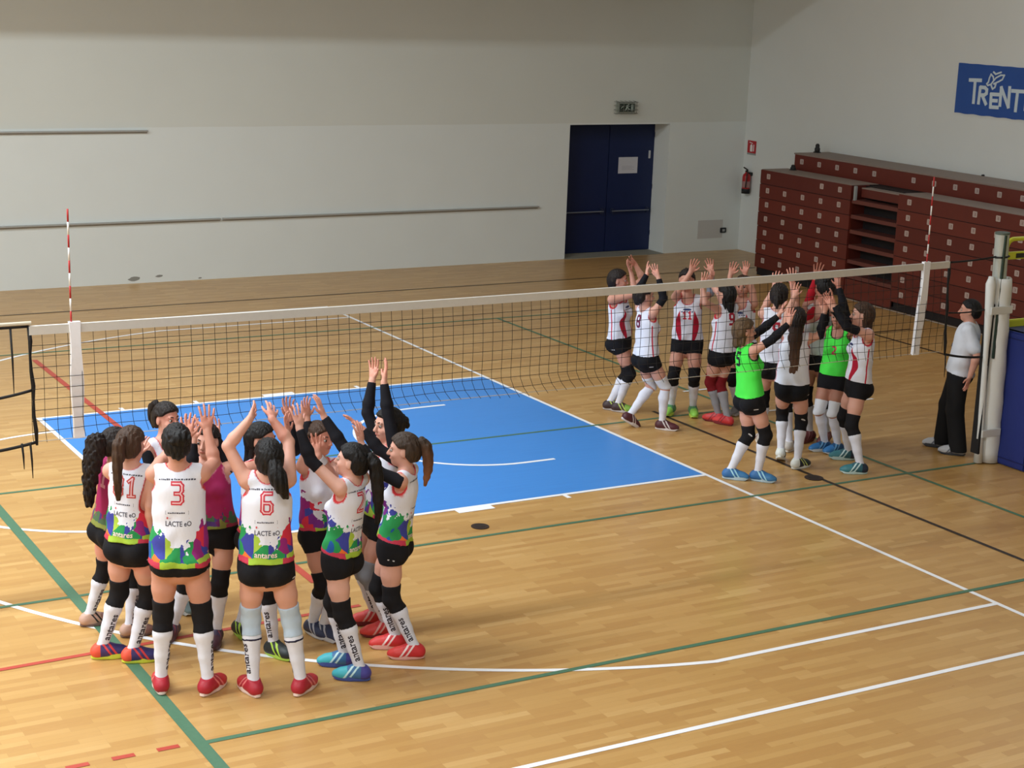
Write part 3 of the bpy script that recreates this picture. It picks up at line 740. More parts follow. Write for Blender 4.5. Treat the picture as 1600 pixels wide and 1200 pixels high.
# ---- text laid on a curved garment
TXT = {}
def text_mesh(s):
    if s not in TXT:
        cu = bpy.data.curves.new('lettering', 'FONT'); cu.body = s; cu.size = 1.0; cu.align_x = 'CENTER'; cu.align_y = 'CENTER'; cu.resolution_u = 2; cu.offset = .020
        ob = bpy.data.objects.new('lettering', cu); COL.objects.link(ob)
        me = bpy.data.meshes.new_from_object(ob.evaluated_get(bpy.context.evaluated_depsgraph_get()))
        TXT[s] = (np.array([v.co[:2] for v in me.vertices]), [tuple(p.vertices) for p in me.polygons])
        bpy.data.objects.remove(ob); bpy.data.curves.remove(cu); bpy.data.meshes.remove(me)
    return TXT[s]
DIG = {'0': [[(-.3, .9), (-.5, .7), (-.5, -.7), (-.3, -.9), (.3, -.9), (.5, -.7), (.5, .7), (.3, .9), (-.3, .9)]], '1': [[(-.3, .6), (.1, .9), (.1, -.9)], [(-.25, -.9), (.45, -.9)]],
       '2': [[(-.5, .9), (.3, .9), (.5, .7), (.5, .3), (-.5, -.7), (-.5, -.9), (.5, -.9)]], '3': [[(-.5, .9), (.3, .9), (.5, .7), (.5, .25), (.3, 0), (.5, -.25), (.5, -.7), (.3, -.9), (-.5, -.9)], [(-.2, 0), (.3, 0)]],
       '5': [[(.5, .9), (-.5, .9), (-.5, .1), (.3, .1), (.5, -.1), (.5, -.7), (.3, -.9), (-.5, -.9)]], '6': [[(.45, .9), (-.3, .9), (-.5, .7), (-.5, -.7), (-.3, -.9), (.3, -.9), (.5, -.7), (.5, -.15), (.3, .05), (-.5, .05)]],
       '7': [[(-.5, .9), (.5, .9), (.5, .7), (-.1, -.9)]], '8': [[(-.3, .9), (-.5, .7), (-.5, .2), (-.3, 0), (-.5, -.2), (-.5, -.7), (-.3, -.9), (.3, -.9), (.5, -.7), (.5, -.2), (.3, 0), (.5, .2), (.5, .7), (.3, .9), (-.3, .9)], [(-.3, 0), (.3, 0)]],
       '9': [[(-.45, -.9), (.3, -.9), (.5, -.7), (.5, .7), (.3, .9), (-.3, .9), (-.5, .7), (-.5, .15), (-.3, -.05), (.5, -.05)]]}
def stroke_quads(pl, wd, step=.25):
    V, Fq = [], []
    for (a, b), (c, d) in zip(pl, pl[1:]):
        L = math.hypot(c-a, d-b); ux, uy = (c-a)/L, (d-b)/L; e = wd*.42; n = max(1, int((L+2*e)/step))
        for i in range(n+1):
            t = -e+(L+2*e)*i/n
            V += [(a+ux*t-uy*wd/2, b+uy*t+ux*wd/2), (a+ux*t+uy*wd/2, b+uy*t-ux*wd/2)]
        b0 = len(V)-2*(n+1)
        Fq += [(b0+2*i, b0+2*i+2, b0+2*i+3, b0+2*i+1) for i in range(n)]
    return V, Fq
def lay(bvh, name, V2, F2, frame, mat, parent, out=.0015, dist=.45, kind=None):
    """project plan coordinates (u,v) onto a surface along -n; frame = origin, udir, vdir, n (outward)"""
    o, u, v, n = [np.array(q, float) for q in frame]; P = []
    for a, b in V2:
        q = o+u*a+v*b+n*dist
        hit = bvh.ray_cast(Vector(q), Vector(-n))
        if hit[0] is None: P.append(None)
        else: P.append(hit[0]+hit[1]*out if hit[1].dot(Vector(n)) > 0 else hit[0]-hit[1]*out)
    ok = [f for f in F2 if all(P[i] is not None for i in f)]
    if not ok: return None
    me = bpy.data.meshes.new(name); me.from_pydata([tuple(p) if p is not None else (0, 0, 1) for p in P], [], ok); me.validate(); me.shade_smooth()
    return link(name, me, mat, parent, kind='stuff' if name in ('print_marks', 'chest_print', 'print_frame', 'print_badge') else None)

SK = {'a': (214, 161, 142), 'b': (204, 149, 129), 'c': (219, 170, 153), 'd': (178, 125, 105)}
HR = {'black': (15, 12, 13), 'dark': (29, 21, 19), 'brown': (62, 43, 31), 'blond': (92, 72, 50), 'fair': (56, 43, 34)}
M_short = knit('shorts_black', (26, 26, 30)); M_sole = plain('sole_pale', (226, 214, 206), .6)
EYE = None
def person(nm, D):
    J, st = POSE[nm], D
    h = D.get('vox', .0085); s = J['h']/1.75
    A = {k: np.array(v, float) for k, v in J.items() if isinstance(v, list) and len(v) == 3}
    G = (A['AL']+A['AR'])/2; G[2] = 0
    for k in A: A[k] = A[k]-G
    P, N = A['P'], A['N']; up = nrm(N-P)
    P = N-up*D.get('spine', .315)*J['h']; P[2] = min(max(P[2], .50*J['h']), .545*J['h'])
    up = nrm(N-P)
    def fw(deg): a = math.radians(deg); return np.array([math.sin(a), math.cos(a), 0.])
    fp, fc, fh = fw(J['yp']), fw(J['yc']), fw(J['yh'])
    fc = nrm(fc-up*(fc@up)); lc = np.cross(fc, up)            # lateral to the person's right
    fp = nrm(fp-up*(fp@up)); lp = np.cross(fp, up)
    fm = nrm(fp+fc); lm = np.cross(fm, up)
    male = D.get('male', False); wd = D.get('w', 1.0)
    T = []                                                      # torso
    def tp(z, x=0, y=0): return P+up*z*s+lm*x*s+fm*y*s
    T.append(RC(tp(-.03), tp(.09), .168*s*wd*(.92 if male else 1), .138*s*wd, .03, fm, .72))
    T.append(RC(tp(.09), tp(.20), .138*s*wd, (.140 if male else .122)*s*wd, .04, fm, .74))
    T.append(RC(tp(.20), N-up*.13*s, (.140 if male else .122)*s*wd, .142*s*wd*(1.08 if male else 1), .04, fm, .70))
    sh = {k: A['S'+k] for k in 'LR'}
    T.append(RC(sh['L']+lc*.035*s, sh['R']-lc*.035*s, .058*s, .058*s, .05, fc, .9))
    T.append(RC(N-up*.12*s, N-up*.04*s, .12*s, .075*s, .05, fc, .62))
    for sg in (-1, 1):
        T.append(EL(tp(-.045, sg*.075, -.055), np.eye(3), (.092*s*wd, .092*s*wd, .095*s), .03))
        if not male: T.append(EL(N-up*.205*s+lc*sg*.068*s+fc*.075*s, np.eye(3), (.060*s, .058*s, .060*s), .035))
    # neck and head
    C = A['H']; dv = C-N; C = N+nrm(dv+np.array([0, 0, .10]))*(min(max(np.linalg.norm(dv), .165*s), .20*s))
    pit = math.radians(J.get('pitch', 0)); zu = np.array([0, 0, 1.])
    hf = nrm(fh*math.cos(pit)+zu*math.sin(pit)); hu = nrm(zu*math.cos(pit)-fh*math.sin(pit)); hl = np.cross(hf, hu)
    hs = .5*(s+1)*1.06
    def hp(x, y, z): return C+(hl*x+hf*y+hu*z)*hs
    HM = np.stack([hl, hf, hu])
    def he(c, r, k=.012, neg=False): return EL(hp(*c), HM, tuple(q*hs for q in r), k, neg)
    HD = [RC(N-up*.05*s-fc*.005, hp(0, -.018, -.06), .058*s, .052*s, .03),
          he((0, -.012, .025), (.076, .097, .090)), he((0, .020, -.045), (.059, .068, .066), .03), RC(hp(0, .055, -.092), hp(0, .060, -.088), .020*hs, .020*hs, .025),
          RC(hp(0, .088, .010), hp(0, .106, -.026), .0075*hs, .0125*hs, .012), RC(hp(-.008, .098, -.030), hp(.008, .098, -.030), .008*hs, .008*hs, .008),
          he((-.034, .060, -.028), (.024, .022, .022), .02), he((.034, .060, -.028), (.024, .022, .022), .02),
          RC(hp(-.036, .078, .026), hp(.036, .078, .026), .009*hs, .009*hs, .02),
          he((-.031, .098, .006), (.017, .014, .010), .012, True), he((.031, .098, .006), (.017, .014, .010), .012, True),
          he((0, .084, -.056), (.025, .012, .0095), .008), he((-.078, -.008, -.006), (.009, .021, .031), .008), he((.078, -.008, -.006), (.009, .021, .031), .008)]
    # arms and hands
    AR = {}; HN = []; tips = {}; palms = []
    for k, sg in (('L', -1), ('R', 1)):
        S_, E_, W_, T_ = A['S'+k], A['E'+k], A['W'+k], A['T'+k]
        q = 1.12 if male else 1.0; fr = E_+(W_-E_)*.28
        AR[k] = [RC(S_, E_, .049*s*q, .037*s*q, .03), RC(E_, fr, .036*s*q, .040*s*q, .02), RC(fr, W_, .040*s*q, .0255*s*q, .02)]
        AR[k][0]['k'] = .04
        d = nrm(T_-W_); inw = nrm(-sg*lc-up*0); n = fc+inw*D.get('inw', .35); n = nrm(n-d*(n@d))
        if abs(nrm(fc)@d) > .92: n = nrm(np.cross(d, zu)*sg)
        th = np.cross(d, n) if k == 'R' else np.cross(n, d)     # thumb side
        hsz = s*1.04; fr_ = max(.0080*hsz, h*.98)
        B = W_+d*.012; K = W_+d*.092*hsz
        HN.append(RC(W_-d*.01, B+d*.03*hsz, .026*s, .030*hsz, .015, n, .62))
        HN.append(RC(B+d*.035*hsz+th*.012, K-d*.014*hsz+th*.022*hsz, .024*hsz, .020*hsz, .012, n, .62)); HN.append(RC(B+d*.035*hsz-th*.010, K-d*.020*hsz-th*.022*hsz, .024*hsz, .018*hsz, .012, n, .62))
        curl = D.get('curl', .22)
        for i, (off, L, spr) in enumerate(((.030, .072, .20), (.010, .080, .06), (-.010, .075, -.09), (-.030, .060, -.26))):
            b = K+th*off*hsz-d*abs(off)*.25*hsz-d*.018*hsz; dd = nrm(d+th*spr)
            m1 = b+dd*(L*.52+.014)*hsz; d2 = nrm(dd+n*curl); m2 = m1+d2*L*.30*hsz; d3 = nrm(d2+n*curl); e = m2+d3*L*.24*hsz
            HN += [RC(b, m1, fr_*1.08, fr_, .005), RC(m1, m2, fr_, fr_*.96, .004), RC(m2, e, fr_*.96, fr_*.85, .004)]
            tips.setdefault(k, []).append(e)
        b = W_+d*.028*hsz+th*.022*hsz; d1 = nrm(d*.72+th*.8+n*.35); m1 = b+d1*.045*hsz; d2 = nrm(d*.95+th*.45+n*.2)
        HN += [RC(b, m1, .0135*hsz, fr_*1.18, .010), RC(m1, m1+d2*.034*hsz, fr_*1.15, fr_*.95, .004)]
        palms.append((W_, d))
    # legs
    LG, FT, KN, AN = {}, {}, {}, {}
    for i, (k, sg) in enumerate((('L', -1), ('R', 1))):
        hipj = P+lp*sg*.088*s*wd-up*.005; fl = A['A'+k]; lift = J['lift'][i]
        td = fw(J['tl' if k == 'L' else 'tr']); lat = np.array([td[1], -td[0], 0.])
        pa = math.asin(min(lift/.21, .95)) if lift else 0
        toe = fl+td*.13*s
        fu = zu*math.cos(pa)+td*math.sin(pa); ff = td*math.cos(pa)-zu*math.sin(pa)
        org = toe-ff*.13*s if lift else fl
        ank = org+fu*.088*s
        a, b = .240*J['h'], .241*J['h']; L = np.linalg.norm(ank-hipj); tot = a+b
        if L > tot*.997: a *= L/tot*1.004; b *= L/tot*1.004
        ax_ = nrm(ank-hipj); x = (a*a-b*b+L*L)/(2*L); hgt = math.sqrt(max(a*a-x*x, 0))
        bend = nrm(fp*.7+td*.5); bend = nrm(bend-ax_*(bend@ax_)); kn = hipj+ax_*x+bend*hgt
        if 'K'+k in A: pass
        KN[k], AN[k] = kn, (ank, org, ff, fu, np.cross(ff, fu))
        cf_ = kn+(ank-kn)*.28; sd = nrm(ank-kn)
        back = nrm(-bend)
        tw = D.get('leg', 1.0)
        LG[k] = [RC(hipj+up*.02, kn+(hipj-kn)*.45, .094*s*tw, .074*s*tw, .03), RC(kn+(hipj-kn)*.45, kn, .074*s*tw, .054*s*tw, .03),
                 RC(kn, cf_+back*.012*s, .052*s*tw, .057*s*tw, .02), RC(cf_+back*.012*s, kn+(ank-kn)*.62+back*.004*s, .057*s*tw, .042*s, .02), RC(kn+(ank-kn)*.62+back*.004*s, ank, .042*s, .034*s, .02)]
        FT[k] = [RC(ank, org+fu*.05*s-ff*.01*s, .036*s, .038*s, .02), RC(org+fu*.045*s, org+ff*.15*s+fu*.03*s, .036*s, .026*s, .02)]
    allp = T+HD[:1]+AR['L']+AR['R']+LG['L']+LG['R']+FT['L']+FT['R']+HD[1:]+HN
    lo, hi = bbox(allp, .03)
    V, Q = build(allp, lo, hi, h)
    # tint: lips, blush
    q = (V-C)@HM.T/hs
    lip = np.clip(1-np.sqrt((q[:, 0]/.025)**2+((q[:, 2]+.056)/.010)**2+((q[:, 1]-.09)/.03)**2)+.35, 0, 1)
    bl = np.zeros(len(V))
    for W_, d in palms: bl = np.maximum(bl, np.clip(((V-W_)@d-.02)/.06, 0, 1)*(np.linalg.norm(V-W_, axis=1) < .3)*.6)
    for k in 'LR': bl = np.maximum(bl, .6*np.clip(1-np.linalg.norm(V-KN[k], axis=1)/.09, 0, 1))
    bl = np.maximum(bl, .5*np.clip(1-np.sqrt(((np.abs(q[:, 0])-.042)/.028)**2+((q[:, 2]+.03)/.03)**2+((q[:, 1]-.06)/.05)**2), 0, 1))
    me = np_mesh('person', V, Q, skin_mat(SK[D.get('skin', 'a')]), {'tint': np.stack([lip, bl, 0*bl], 1)})
    root = link('person', me, label=D['label'], cat='person', group=D.get('group')); root.location = G
    def part(name, VQ, mat, attrs=None, parent=root, label=None):
        if VQ is None: return None
        return link(name, np_mesh(name, VQ[0], VQ[1], mat, attrs), None, parent, label)
    hem = D.get('hem', .035)
    def torso_uv(V): w_ = V-P; return np.stack([(w_@lm)/s, (w_@fm)/s, (w_@up)/s-hem], 1)
    # jersey
    jk = D['jersey']
    JT = T+[RC(tp(hem-.02), tp(.06), .186*s*wd, .160*s*wd, .04, fm, .70), RC(tp(.06), N-up*.16*s, .158*s*wd, .142*s*wd*(1.1 if male else 1.02), .05, fm, .70)]
    neckc = RC(N-up*.035*s+fc*.035*s, N+up*.12*s-fc*.03*s, .072*s, .080*s)
    hemn = nrm(-up+fm*D.get('hemtilt', .07))
    clips = [PL(tp(hem), hemn), NOT(neckc)]
    holes = []
    sl = D.get('sleeve')
    for k, sg in (('L', -1), ('R', 1)):
        if sl: continue
        adir = nrm(A['E'+k]-sh[k]); out = nrm(lc*sg*.9+adir*.5)
        hc = RC(sh[k]+out*.012*s-up*.045*s, sh[k]+out*.16*s-up*.02*s, .060*s, .085*s); holes.append(hc); clips.append(NOT(hc))
        hc2 = RC(sh[k]+adir*.02*s, A['E'+k], .056*s, .075*s); holes.append(hc2); clips.append(NOT(hc2))
    if sl:
        for k in 'LR':
            JT = JT+[RC(A['S'+k], A['S'+k]+(A['E'+k]-A['S'+k])*.75, .062*s, .062*s, .03)]
            q_ = RC(A['S'+k]+(A['E'+k]-A['S'+k])*1.25, A['E'+k]+(A['W'+k]-A['E'+k]), .080*s, .07*s); clips.append(NOT(q_)); holes.append(q_)
    lo, hi = bbox(JT, .03)
    ph = (sum(map(ord, nm))*1.7) % 6.28
    def folds(X, Y, Z): return 0*X+0*Y+0*Z-1
    g = Grid(lo, hi, max(h, .008))
    for p_ in JT: g.add(p_, .009)
    X, Y, Z = g.xyz()
    uu = ((X-P[0])*lm[0]+(Y-P[1])*lm[1]+(Z-P[2])*lm[2])/s; vv = ((X-P[0])*up[0]+(Y-P[1])*up[1]+(Z-P[2])*up[2])/s
    g.F += (.0055*np.sin(vv*36+np.abs(uu)*30*np.sign(math.sin(ph))+np.sin(uu*17+ph)*1.3+ph)*np.clip((.42-vv)/.15, 0, 1)*np.clip(.35+np.sin(uu*11+vv*7+ph*3), 0, 1)+.0045*np.sin(uu*46+vv*16+ph*2+np.sin(vv*13)*1.2)*np.clip((.34-vv)/.25, 0, 1)).astype(np.float32)
    for c_ in clips: g.clip(c_(X, Y, Z))
    Vj, Qj = g.nets()
    tr = np.zeros(len(Vj))
    xs = (Vj[:, 0], Vj[:, 1], Vj[:, 2])
    for hc in holes+[neckc]: tr = np.maximum(tr, np.clip(1-(np.abs(prim_eval(hc, *xs))-.008)/.004, 0, 1))
    jo = part('jersey' if jk != 'polo' else 'polo_shirt', (Vj, Qj), jersey_mat(jk), {'uvw': torso_uv(Vj), 'trim': tr}, label=D.get('jlabel'))
    bj = BVHTree.FromPolygons([Vector(v) for v in Vj], [tuple(f) for f in Qj])
    # number and print
    big = h < .0095
    for side in D.get('nums', [('back', D.get('num'))]):
        where, num = side
        if not num: continue
        n_, u_ = (-fm, lm) if where == 'back' else (fm, -lm)
        zc = .436 if where == 'back' else .34
        sc = (.069 if where == 'back' else .045)*s; sw = len(num)
        for ci, chh in enumerate(num):
            V2, F2 = [], []
            for pl_ in DIG[chh]:
                a_, b_ = stroke_quads([(x*.82, y) for x, y in pl_], .40); F2 += [tuple(i+len(V2) for i in f) for f in b_]; V2 += a_
            cx_ = (ci-(sw-1)/2)*1.35
            fr = (tp(zc), u_*sc, up*sc, n_)
            no = lay(bj, 'number', [(x+cx_, y) for x, y in V2], F2, fr, plain('number_'+('dark' if D.get('ncol') else 'red'), D.get('ncol', (206, 44, 66)), .6), jo, .0016)
            if no and D.get('outline', big) :
                V2, F2 = [], []
                for pl_ in DIG[chh]:
                    a_, b_ = stroke_quads([(x*.82, y) for x, y in pl_], .13); F2 += [tuple(i+len(V2) for i in f) for f in b_]; V2 += a_
                lay(bj, 'number_inline', [(x+cx_, y) for x, y in V2], F2, fr, plain('inline_pink', (240, 196, 204), .6), jo, .0026)
    if jk == 'splash' and D.get('print', True):
        for n_, u_ in ((-fm, lm),):
            fr = (tp(0), u_*s, up*s, n_)
            V2, F2 = [], []
            def q4(x0, y0, x1, y1):
                i = len(V2); V2.extend([(x0, y0), (x1, y0), (x1, y1), (x0, y1)]); F2.append((i, i+1, i+2, i+3))
            rr = random.Random(7)
            x = -.115                                            # small team line over the number
            while x < .115:
                w_ = rr.uniform(.006, .016); q4(x, .514+.004*math.cos(x*20), x+w_, .514+.004*math.cos(x*20)+rr.uniform(.007, .012)); x += w_+rr.uniform(.002, .008)
            x = -.06
            while x < .045: w_ = rr.uniform(.005, .012); q4(x, .303, x+w_, .303+rr.uniform(.006, .012)); x += w_+.003
            tv, tf = text_mesh('LACTE eO')
            lay(bj, 'print_lettering', [(a_*.036+.005, b_*.046+.235) for a_, b_ in tv], tf, fr, plain('print_dark', (84, 84, 96), .7), jo, .0016)
            lay(bj, 'print_marks', V2, F2, fr, plain('print_dark', (84, 84, 96), .7), jo, .0016)
            V2, F2 = [], []
            for a_, b_, c_, d_ in ((-.075, .297, .07, .299), (-.075, .319, .07, .321), (-.075, .297, -.073, .321), (.068, .297, .07, .321)): q4(a_, b_, c_, d_)
            lay(bj, 'print_frame', V2, F2, fr, plain('print_grey', (150, 150, 160), .7), jo, .0016)
            V2, F2 = [], []
            q4(-.068, .266, -.058, .280); q4(-.052, .270, .075, .272)
            lay(bj, 'print_badge', V2, F2, fr, plain('print_red', (206, 92, 96), .7), jo, .0016)
            tv, tf = text_mesh('antares')
            if D.get('hemtext', True): lay(bj, 'team_name', [(a_*.050+.0, b_*.054+hem+.055) for a_, b_ in tv], tf, fr, plain('print_pale', (236, 214, 206), .7), jo, .0018)
    if jk == 'swoosh':
        fr = (tp(0), -lm*s, up*s, fm); V2, F2 = [], []
        i0 = [(.05*math.cos(k*.6283), .405+.013*math.sin(k*.6283)) for k in range(10)]; V2 += i0; F2.append(tuple(range(10)))
        for x in (-.07, -.04, -.01, .02, .05): i = len(V2); V2 += [(x, .372), (x+.02, .374), (x+.02, .384), (x, .382)]; F2.append((i, i+1, i+2, i+3))
        lay(bj, 'chest_print', V2, F2, fr, plain('print_navy', (48, 62, 110), .7), jo, .002)
    if male:
        part('collar', build([RC(N-up*.03*s+fc*.022*s, N+up*.035*s+fc*.005*s, .070*s, .064*s)], N-.2, N+.2, .0075, 0, [NOT(RC(N-up*.09*s, N+up*.12*s, .060*s, .056*s)), PL(N+up*.03*s-fc*.0, up+fc*.45), PL(N-up*.03*s, -up-fc*.9)]), plain('collar_white', (214, 216, 222), .7), parent=jo)
        m = MB(); m.tube([N+fc*.075*s-up*.02*s+lc*.05*s, N+fc*.125*s-up*.16*s+lc*.02*s, N+fc*.135*s-up*.24*s, N+fc*.125*s-up*.16*s-lc*.02*s, N+fc*.075*s-up*.02*s-lc*.05*s], .004, 6)
        m.tube([N+fc*.137*s-up*.235*s, N+fc*.14*s-up*.275*s], .010, 8); m.put('whistle_lanyard', plain('lanyard_navy', (40, 46, 70), .6), root)
    if D.get('band'):
        k = D['band']; d_ = nrm(A['W'+k]-A['E'+k])
        part('wristband', build(AR[k], A['W'+k]-.15, A['W'+k]+.15, .0075, .006, [PL(A['W'+k]-d_*.015, d_), PL(A['W'+k]-d_*.085, -d_)]), knit('band_white', (212, 214, 220)))
    # shorts or trousers
    if male:
        pr = T[:2]+T[5:6]+T[6:7]+[p_ for k in 'LR' for p_ in [RC(P+lp*(-1 if k == 'L' else 1)*.088*s, KN[k], .118*s, .094*s, .04), RC(KN[k], AN[k][0]-np.array([0, 0, .03]), .094*s, .092*s, .03)]]
        lo, hi = bbox(pr, .03)
        lo[2] = .0
        part('trousers', build(pr, lo, hi, h, .004, [PL(tp(hem+.004), nrm(up-fm*D.get('hemtilt', .07))), PL(np.array([0, 0, .045*s]), -zu)]), knit('trousers_black', (30, 30, 32)))
    else:
        pr = T[:2]+T[5:]+LG['L'][:1]+LG['R'][:1]
        low = D.get('short', .145)
        def cut(X, Y, Z):
            r = None
            for k, sg in (('L', -1), ('R', 1)):
                hj = P+lp*sg*.088*s; dn = nrm(KN[k]-hj); c_ = PL(hj+dn*low*s, dn)(X, Y, Z)
                lat_ = sg*((X-P[0])*lp[0]+(Y-P[1])*lp[1]+(Z-P[2])*lp[2])
                r = np.where(lat_ > 0, c_, -9) if r is None else np.where(lat_ > 0, c_, r)
            return r
        lo, hi = bbox(pr, .03)
        so_ = build(pr, lo, hi, max(h, .008), .0065, [PL(tp(hem+.009), up-fm*D.get('hemtilt', .07)), cut])
        sh_o = part('shorts', so_, M_short)
        if big:
            bs = BVHTree.FromPolygons([Vector(v) for v in so_[0]], [tuple(f) for f in so_[1]])
            sg = D.get('logo', 1)
            lay(bs, 'shorts_logo', [(-.024, -.005), (.024, -.005), (.024, .005), (-.024, .005)], [(0, 1, 2, 3)], (P+lp*sg*.12*s+fp*.0-up*.088*s, nrm(lp*.6*sg*-1-fp*.8), up, nrm(lp*sg-fp*.6)), plain('logo_pale', (205, 205, 210), .6), sh_o, .002)
    # knee pads, socks, sleeves, shoes
    pads = D.get('pads', 'black')
    for i, (k, sg) in enumerate((('L', -1), ('R', 1))):
        kn, (ank, org, ff, fu, fl_) = KN[k], AN[k]
        hj = P+lp*sg*.088*s; ut = nrm(hj-kn); us = nrm(ank-kn)
        if not male:
            pc = pads[i] if isinstance(pads, tuple) else pads
            tights = D.get('tights')
            hi_t, lo_s = (.115, .10)
            if tights: hi_t, lo_s = .15, .0
            if pc:
                cc = {'black': (28, 27, 30), 'blue': (184, 202, 220), 'red': (120, 26, 32), 'white': (222, 224, 230), 'grey': (142, 146, 154)}[pc]
                pr = LG[k][1:4]+[EL(kn+(nrm(np.cross(ut, lp))*0), np.eye(3), (.058*s,)*3, .02)]
                lo, hi = kn-.2, kn+.2
                VQp = build(pr, lo, hi, max(h, .0085), .009, [PL(kn+ut*hi_t*s, ut), PL(kn+us*lo_s*s, us)])
                po = part('knee_pad', VQp, knit('pad_'+pc, cc))
                if D.get('padmark') and k in D['padmark']:
                    bp = BVHTree.FromPolygons([Vector(v) for v in VQp[0]], [tuple(f) for f in VQp[1]]); n_ = nrm(fw(205)-us*(fw(205)@us)); v_ = np.cross(us, n_)
                    lay(bp, 'pad_mark', [(.026*math.cos(q_*.5236), .008*math.sin(q_*.5236)+.004*math.cos(q_*.5236)) for q_ in range(12)], [tuple(range(12))], (kn+ut*.02, v_, -us, n_), plain('mark_white', (216, 214, 216), .6), po, .002, .2)
            top_ = .085 if pc and not tights else .02
            if tights: top_ = -.05
            pr = LG[k][2:5]+FT[k][:1]
            lo, hi = bbox(pr, .03)
            scol = D.get('sock', (226, 228, 240))
            VQ = build(pr, lo, hi, max(h, .0085), .0045, [PL(kn+us*top_*s, -us), PL(org+fu*.05*s, -fu)])
            so2 = part('sock', VQ, knit('sock_white', scol))
            if pc == 'blue':
                part('sock_band', build(LG[k][2:5], kn-.25, kn+.25, max(h, .0085), .0075, [PL(kn+us*.118*s, -us), PL(kn+us*.134*s, us)]), knit('band_navy', (46, 44, 66)), parent=so2)
            if D.get('antares', False):
                bs = BVHTree.FromPolygons([Vector(v) for v in VQ[0]], [tuple(f) for f in VQ[1]])
                tv, tf = text_mesh('antares')
                ang = math.radians(D['antares'][i]); n_ = nrm(fw(ang*57.29578)-us*(fw(ang*57.29578)@us))
                u_ = -us; v_ = np.cross(n_, u_)
                Lk = np.linalg.norm(ank-kn); mid = kn+(ank-kn)*.60
                lay(bs, 'sock_lettering', [(a*.070*s, b*.070*s) for a, b in tv], tf, (mid, u_, v_, n_), plain('letter_dark', (52, 44, 56), .7), so2, .002, .2)
        # sleeves
        slc = D.get('sleeves', (None, None))[i]
        if slc and not sl:
            c0 = {'black': (26, 26, 32), 'red': (170, 26, 40), 'grey': (150, 158, 176)}[slc[0]]
            S_, E_, W_ = A['S'+k], A['E'+k], A['W'+k]; lo, hi = bbox(AR[k], .03); t0 = slc[1]
            cl = [PL(W_-nrm(W_-E_)*.012, W_-E_)]
            pt = S_+(E_-S_)*t0
            ax2 = nrm(E_-S_)
            cl.append(PL(pt, -ax2) if (nrm(W_-E_)@ax2) > -.2 else (lambda X, Y, Z, pt=pt, ax2=ax2, E_=E_, W_=W_: np.where(((X-E_[0])*(W_-E_)[0]+(Y-E_[1])*(W_-E_)[1]+(Z-E_[2])*(W_-E_)[2]) > .012, -9, PL(pt, -ax2)(X, Y, Z))))
            part('arm_sleeve', build(AR[k], lo, hi, max(h, .0085), .0055, cl), knit('sleeve_'+slc[0], c0))
        # shoe
        main, toe_c, acc, sole = D['shoes'][:4]; heel = D['shoes'][4] if len(D['shoes']) > 4 else None
        fs = s*(1.06 if male else 1.0)*1.06
        def fp_(x, y, z): return org+(fl_*x+ff*y+fu*z)*fs
        up_ = [RC(fp_(0, -.035, .052), fp_(0, .04, .058), .046*fs, .047*fs, .03), RC(fp_(0, .04, .058), fp_(.004*sg, .125, .042), .047*fs, .044*fs, .03), RC(fp_(.004*sg, .10, .040), fp_(0, .160, .036), .046*fs, .036*fs, .02, fu, .85),
               RC(fp_(0, -.02, .06), fp_(0, -.005, .105), .042*fs, .041*fs, .03), RC(fp_(0, .03, .082), fp_(0, .075, .066), .018*fs, .016*fs, .02)]
        lo, hi = bbox(up_, .02)
        collar = RC(fp_(0, -.004, .098), fp_(0, .012, .16), .030*fs, .05*fs)
        VQ = build(up_, lo, hi, .0075 if big else .009, 0, [PL(fp_(0, 0, .020), -fu), PL(fp_(0, -.01, .112), nrm(fu-ff*.25))])
        w_ = VQ[0]-org
        so3 = part('shoe', VQ, shoe_mat(main, toe_c, acc, heel), {'uvw': np.stack([w_@fl_, w_@ff, w_@fu], 1)/fs})
        m = MB(); ring = []
        for t_ in range(28):
            a = 2*math.pi*t_/28; y = .058+.132*math.cos(a); hw = (.040+.010*math.sin((y+.07)*9)-.006*(y < .03))*abs(math.sin(a))**.6*(1 if math.sin(a) >= 0 else -1)
            ring.append((hw, y))
        for z0, z1, e0, e1 in ((.0, .008, .93, 1.0), (.008, .035, 1.02, .99)):
            B0 = [m.bm.verts.new(fp_(x*e0, .058+(y-.058)*e0, z0+.002+(.012 if y > .165 else 0))) for x, y in ring]; B1 = [m.bm.verts.new(fp_(x*e1, .058+(y-.058)*e1, z1+.002+(.010 if y > .165 else 0))) for x, y in ring]
            for q_ in range(28): m.bm.faces.new((B0[q_], B0[(q_+1) % 28], B1[(q_+1) % 28], B1[q_]))
            m.bm.faces.new(B0[::-1]); m.bm.faces.new(B1)
        m.put('shoe_sole', plain('sole', sole, .6), so3)
        m = MB()
        for q_ in range(4): m.tube([fp_(-.022, .045+.017*q_, .088-.008*q_), fp_(0, .05+.017*q_, .096-.0085*q_), fp_(.022, .045+.017*q_, .088-.008*q_)], .0035, 5)
        m.put('shoe_laces', plain('lace', acc, .7), so3)
    # eyes and brows
    global EYE
    for sg in (-1, 1):
        m = MB(); bmesh.ops.create_uvsphere(m.bm, u_segments=10, v_segments=8, radius=.0120*hs)
        c0 = hp(.031*sg, .0790, .005)
        R3 = Matrix(((hl[0], hu[0], hf[0]), (hl[1], hu[1], hf[1]), (hl[2], hu[2], hf[2])))
        for v in m.bm.verts: v.co = R3 @ v.co+Vector(c0)
        me_ = m.mesh('eye', True); me_.materials.append(plain('eye_white', (168, 158, 150), .3)); me_.materials.append(plain('iris', (44, 30, 22), .2))
        for pgn in me_.polygons:
            if (pgn.center-Vector(c0)).dot(Vector(hf)) > .0120*hs*.60: pgn.material_index = 1
        link('eye', me_, None, root)
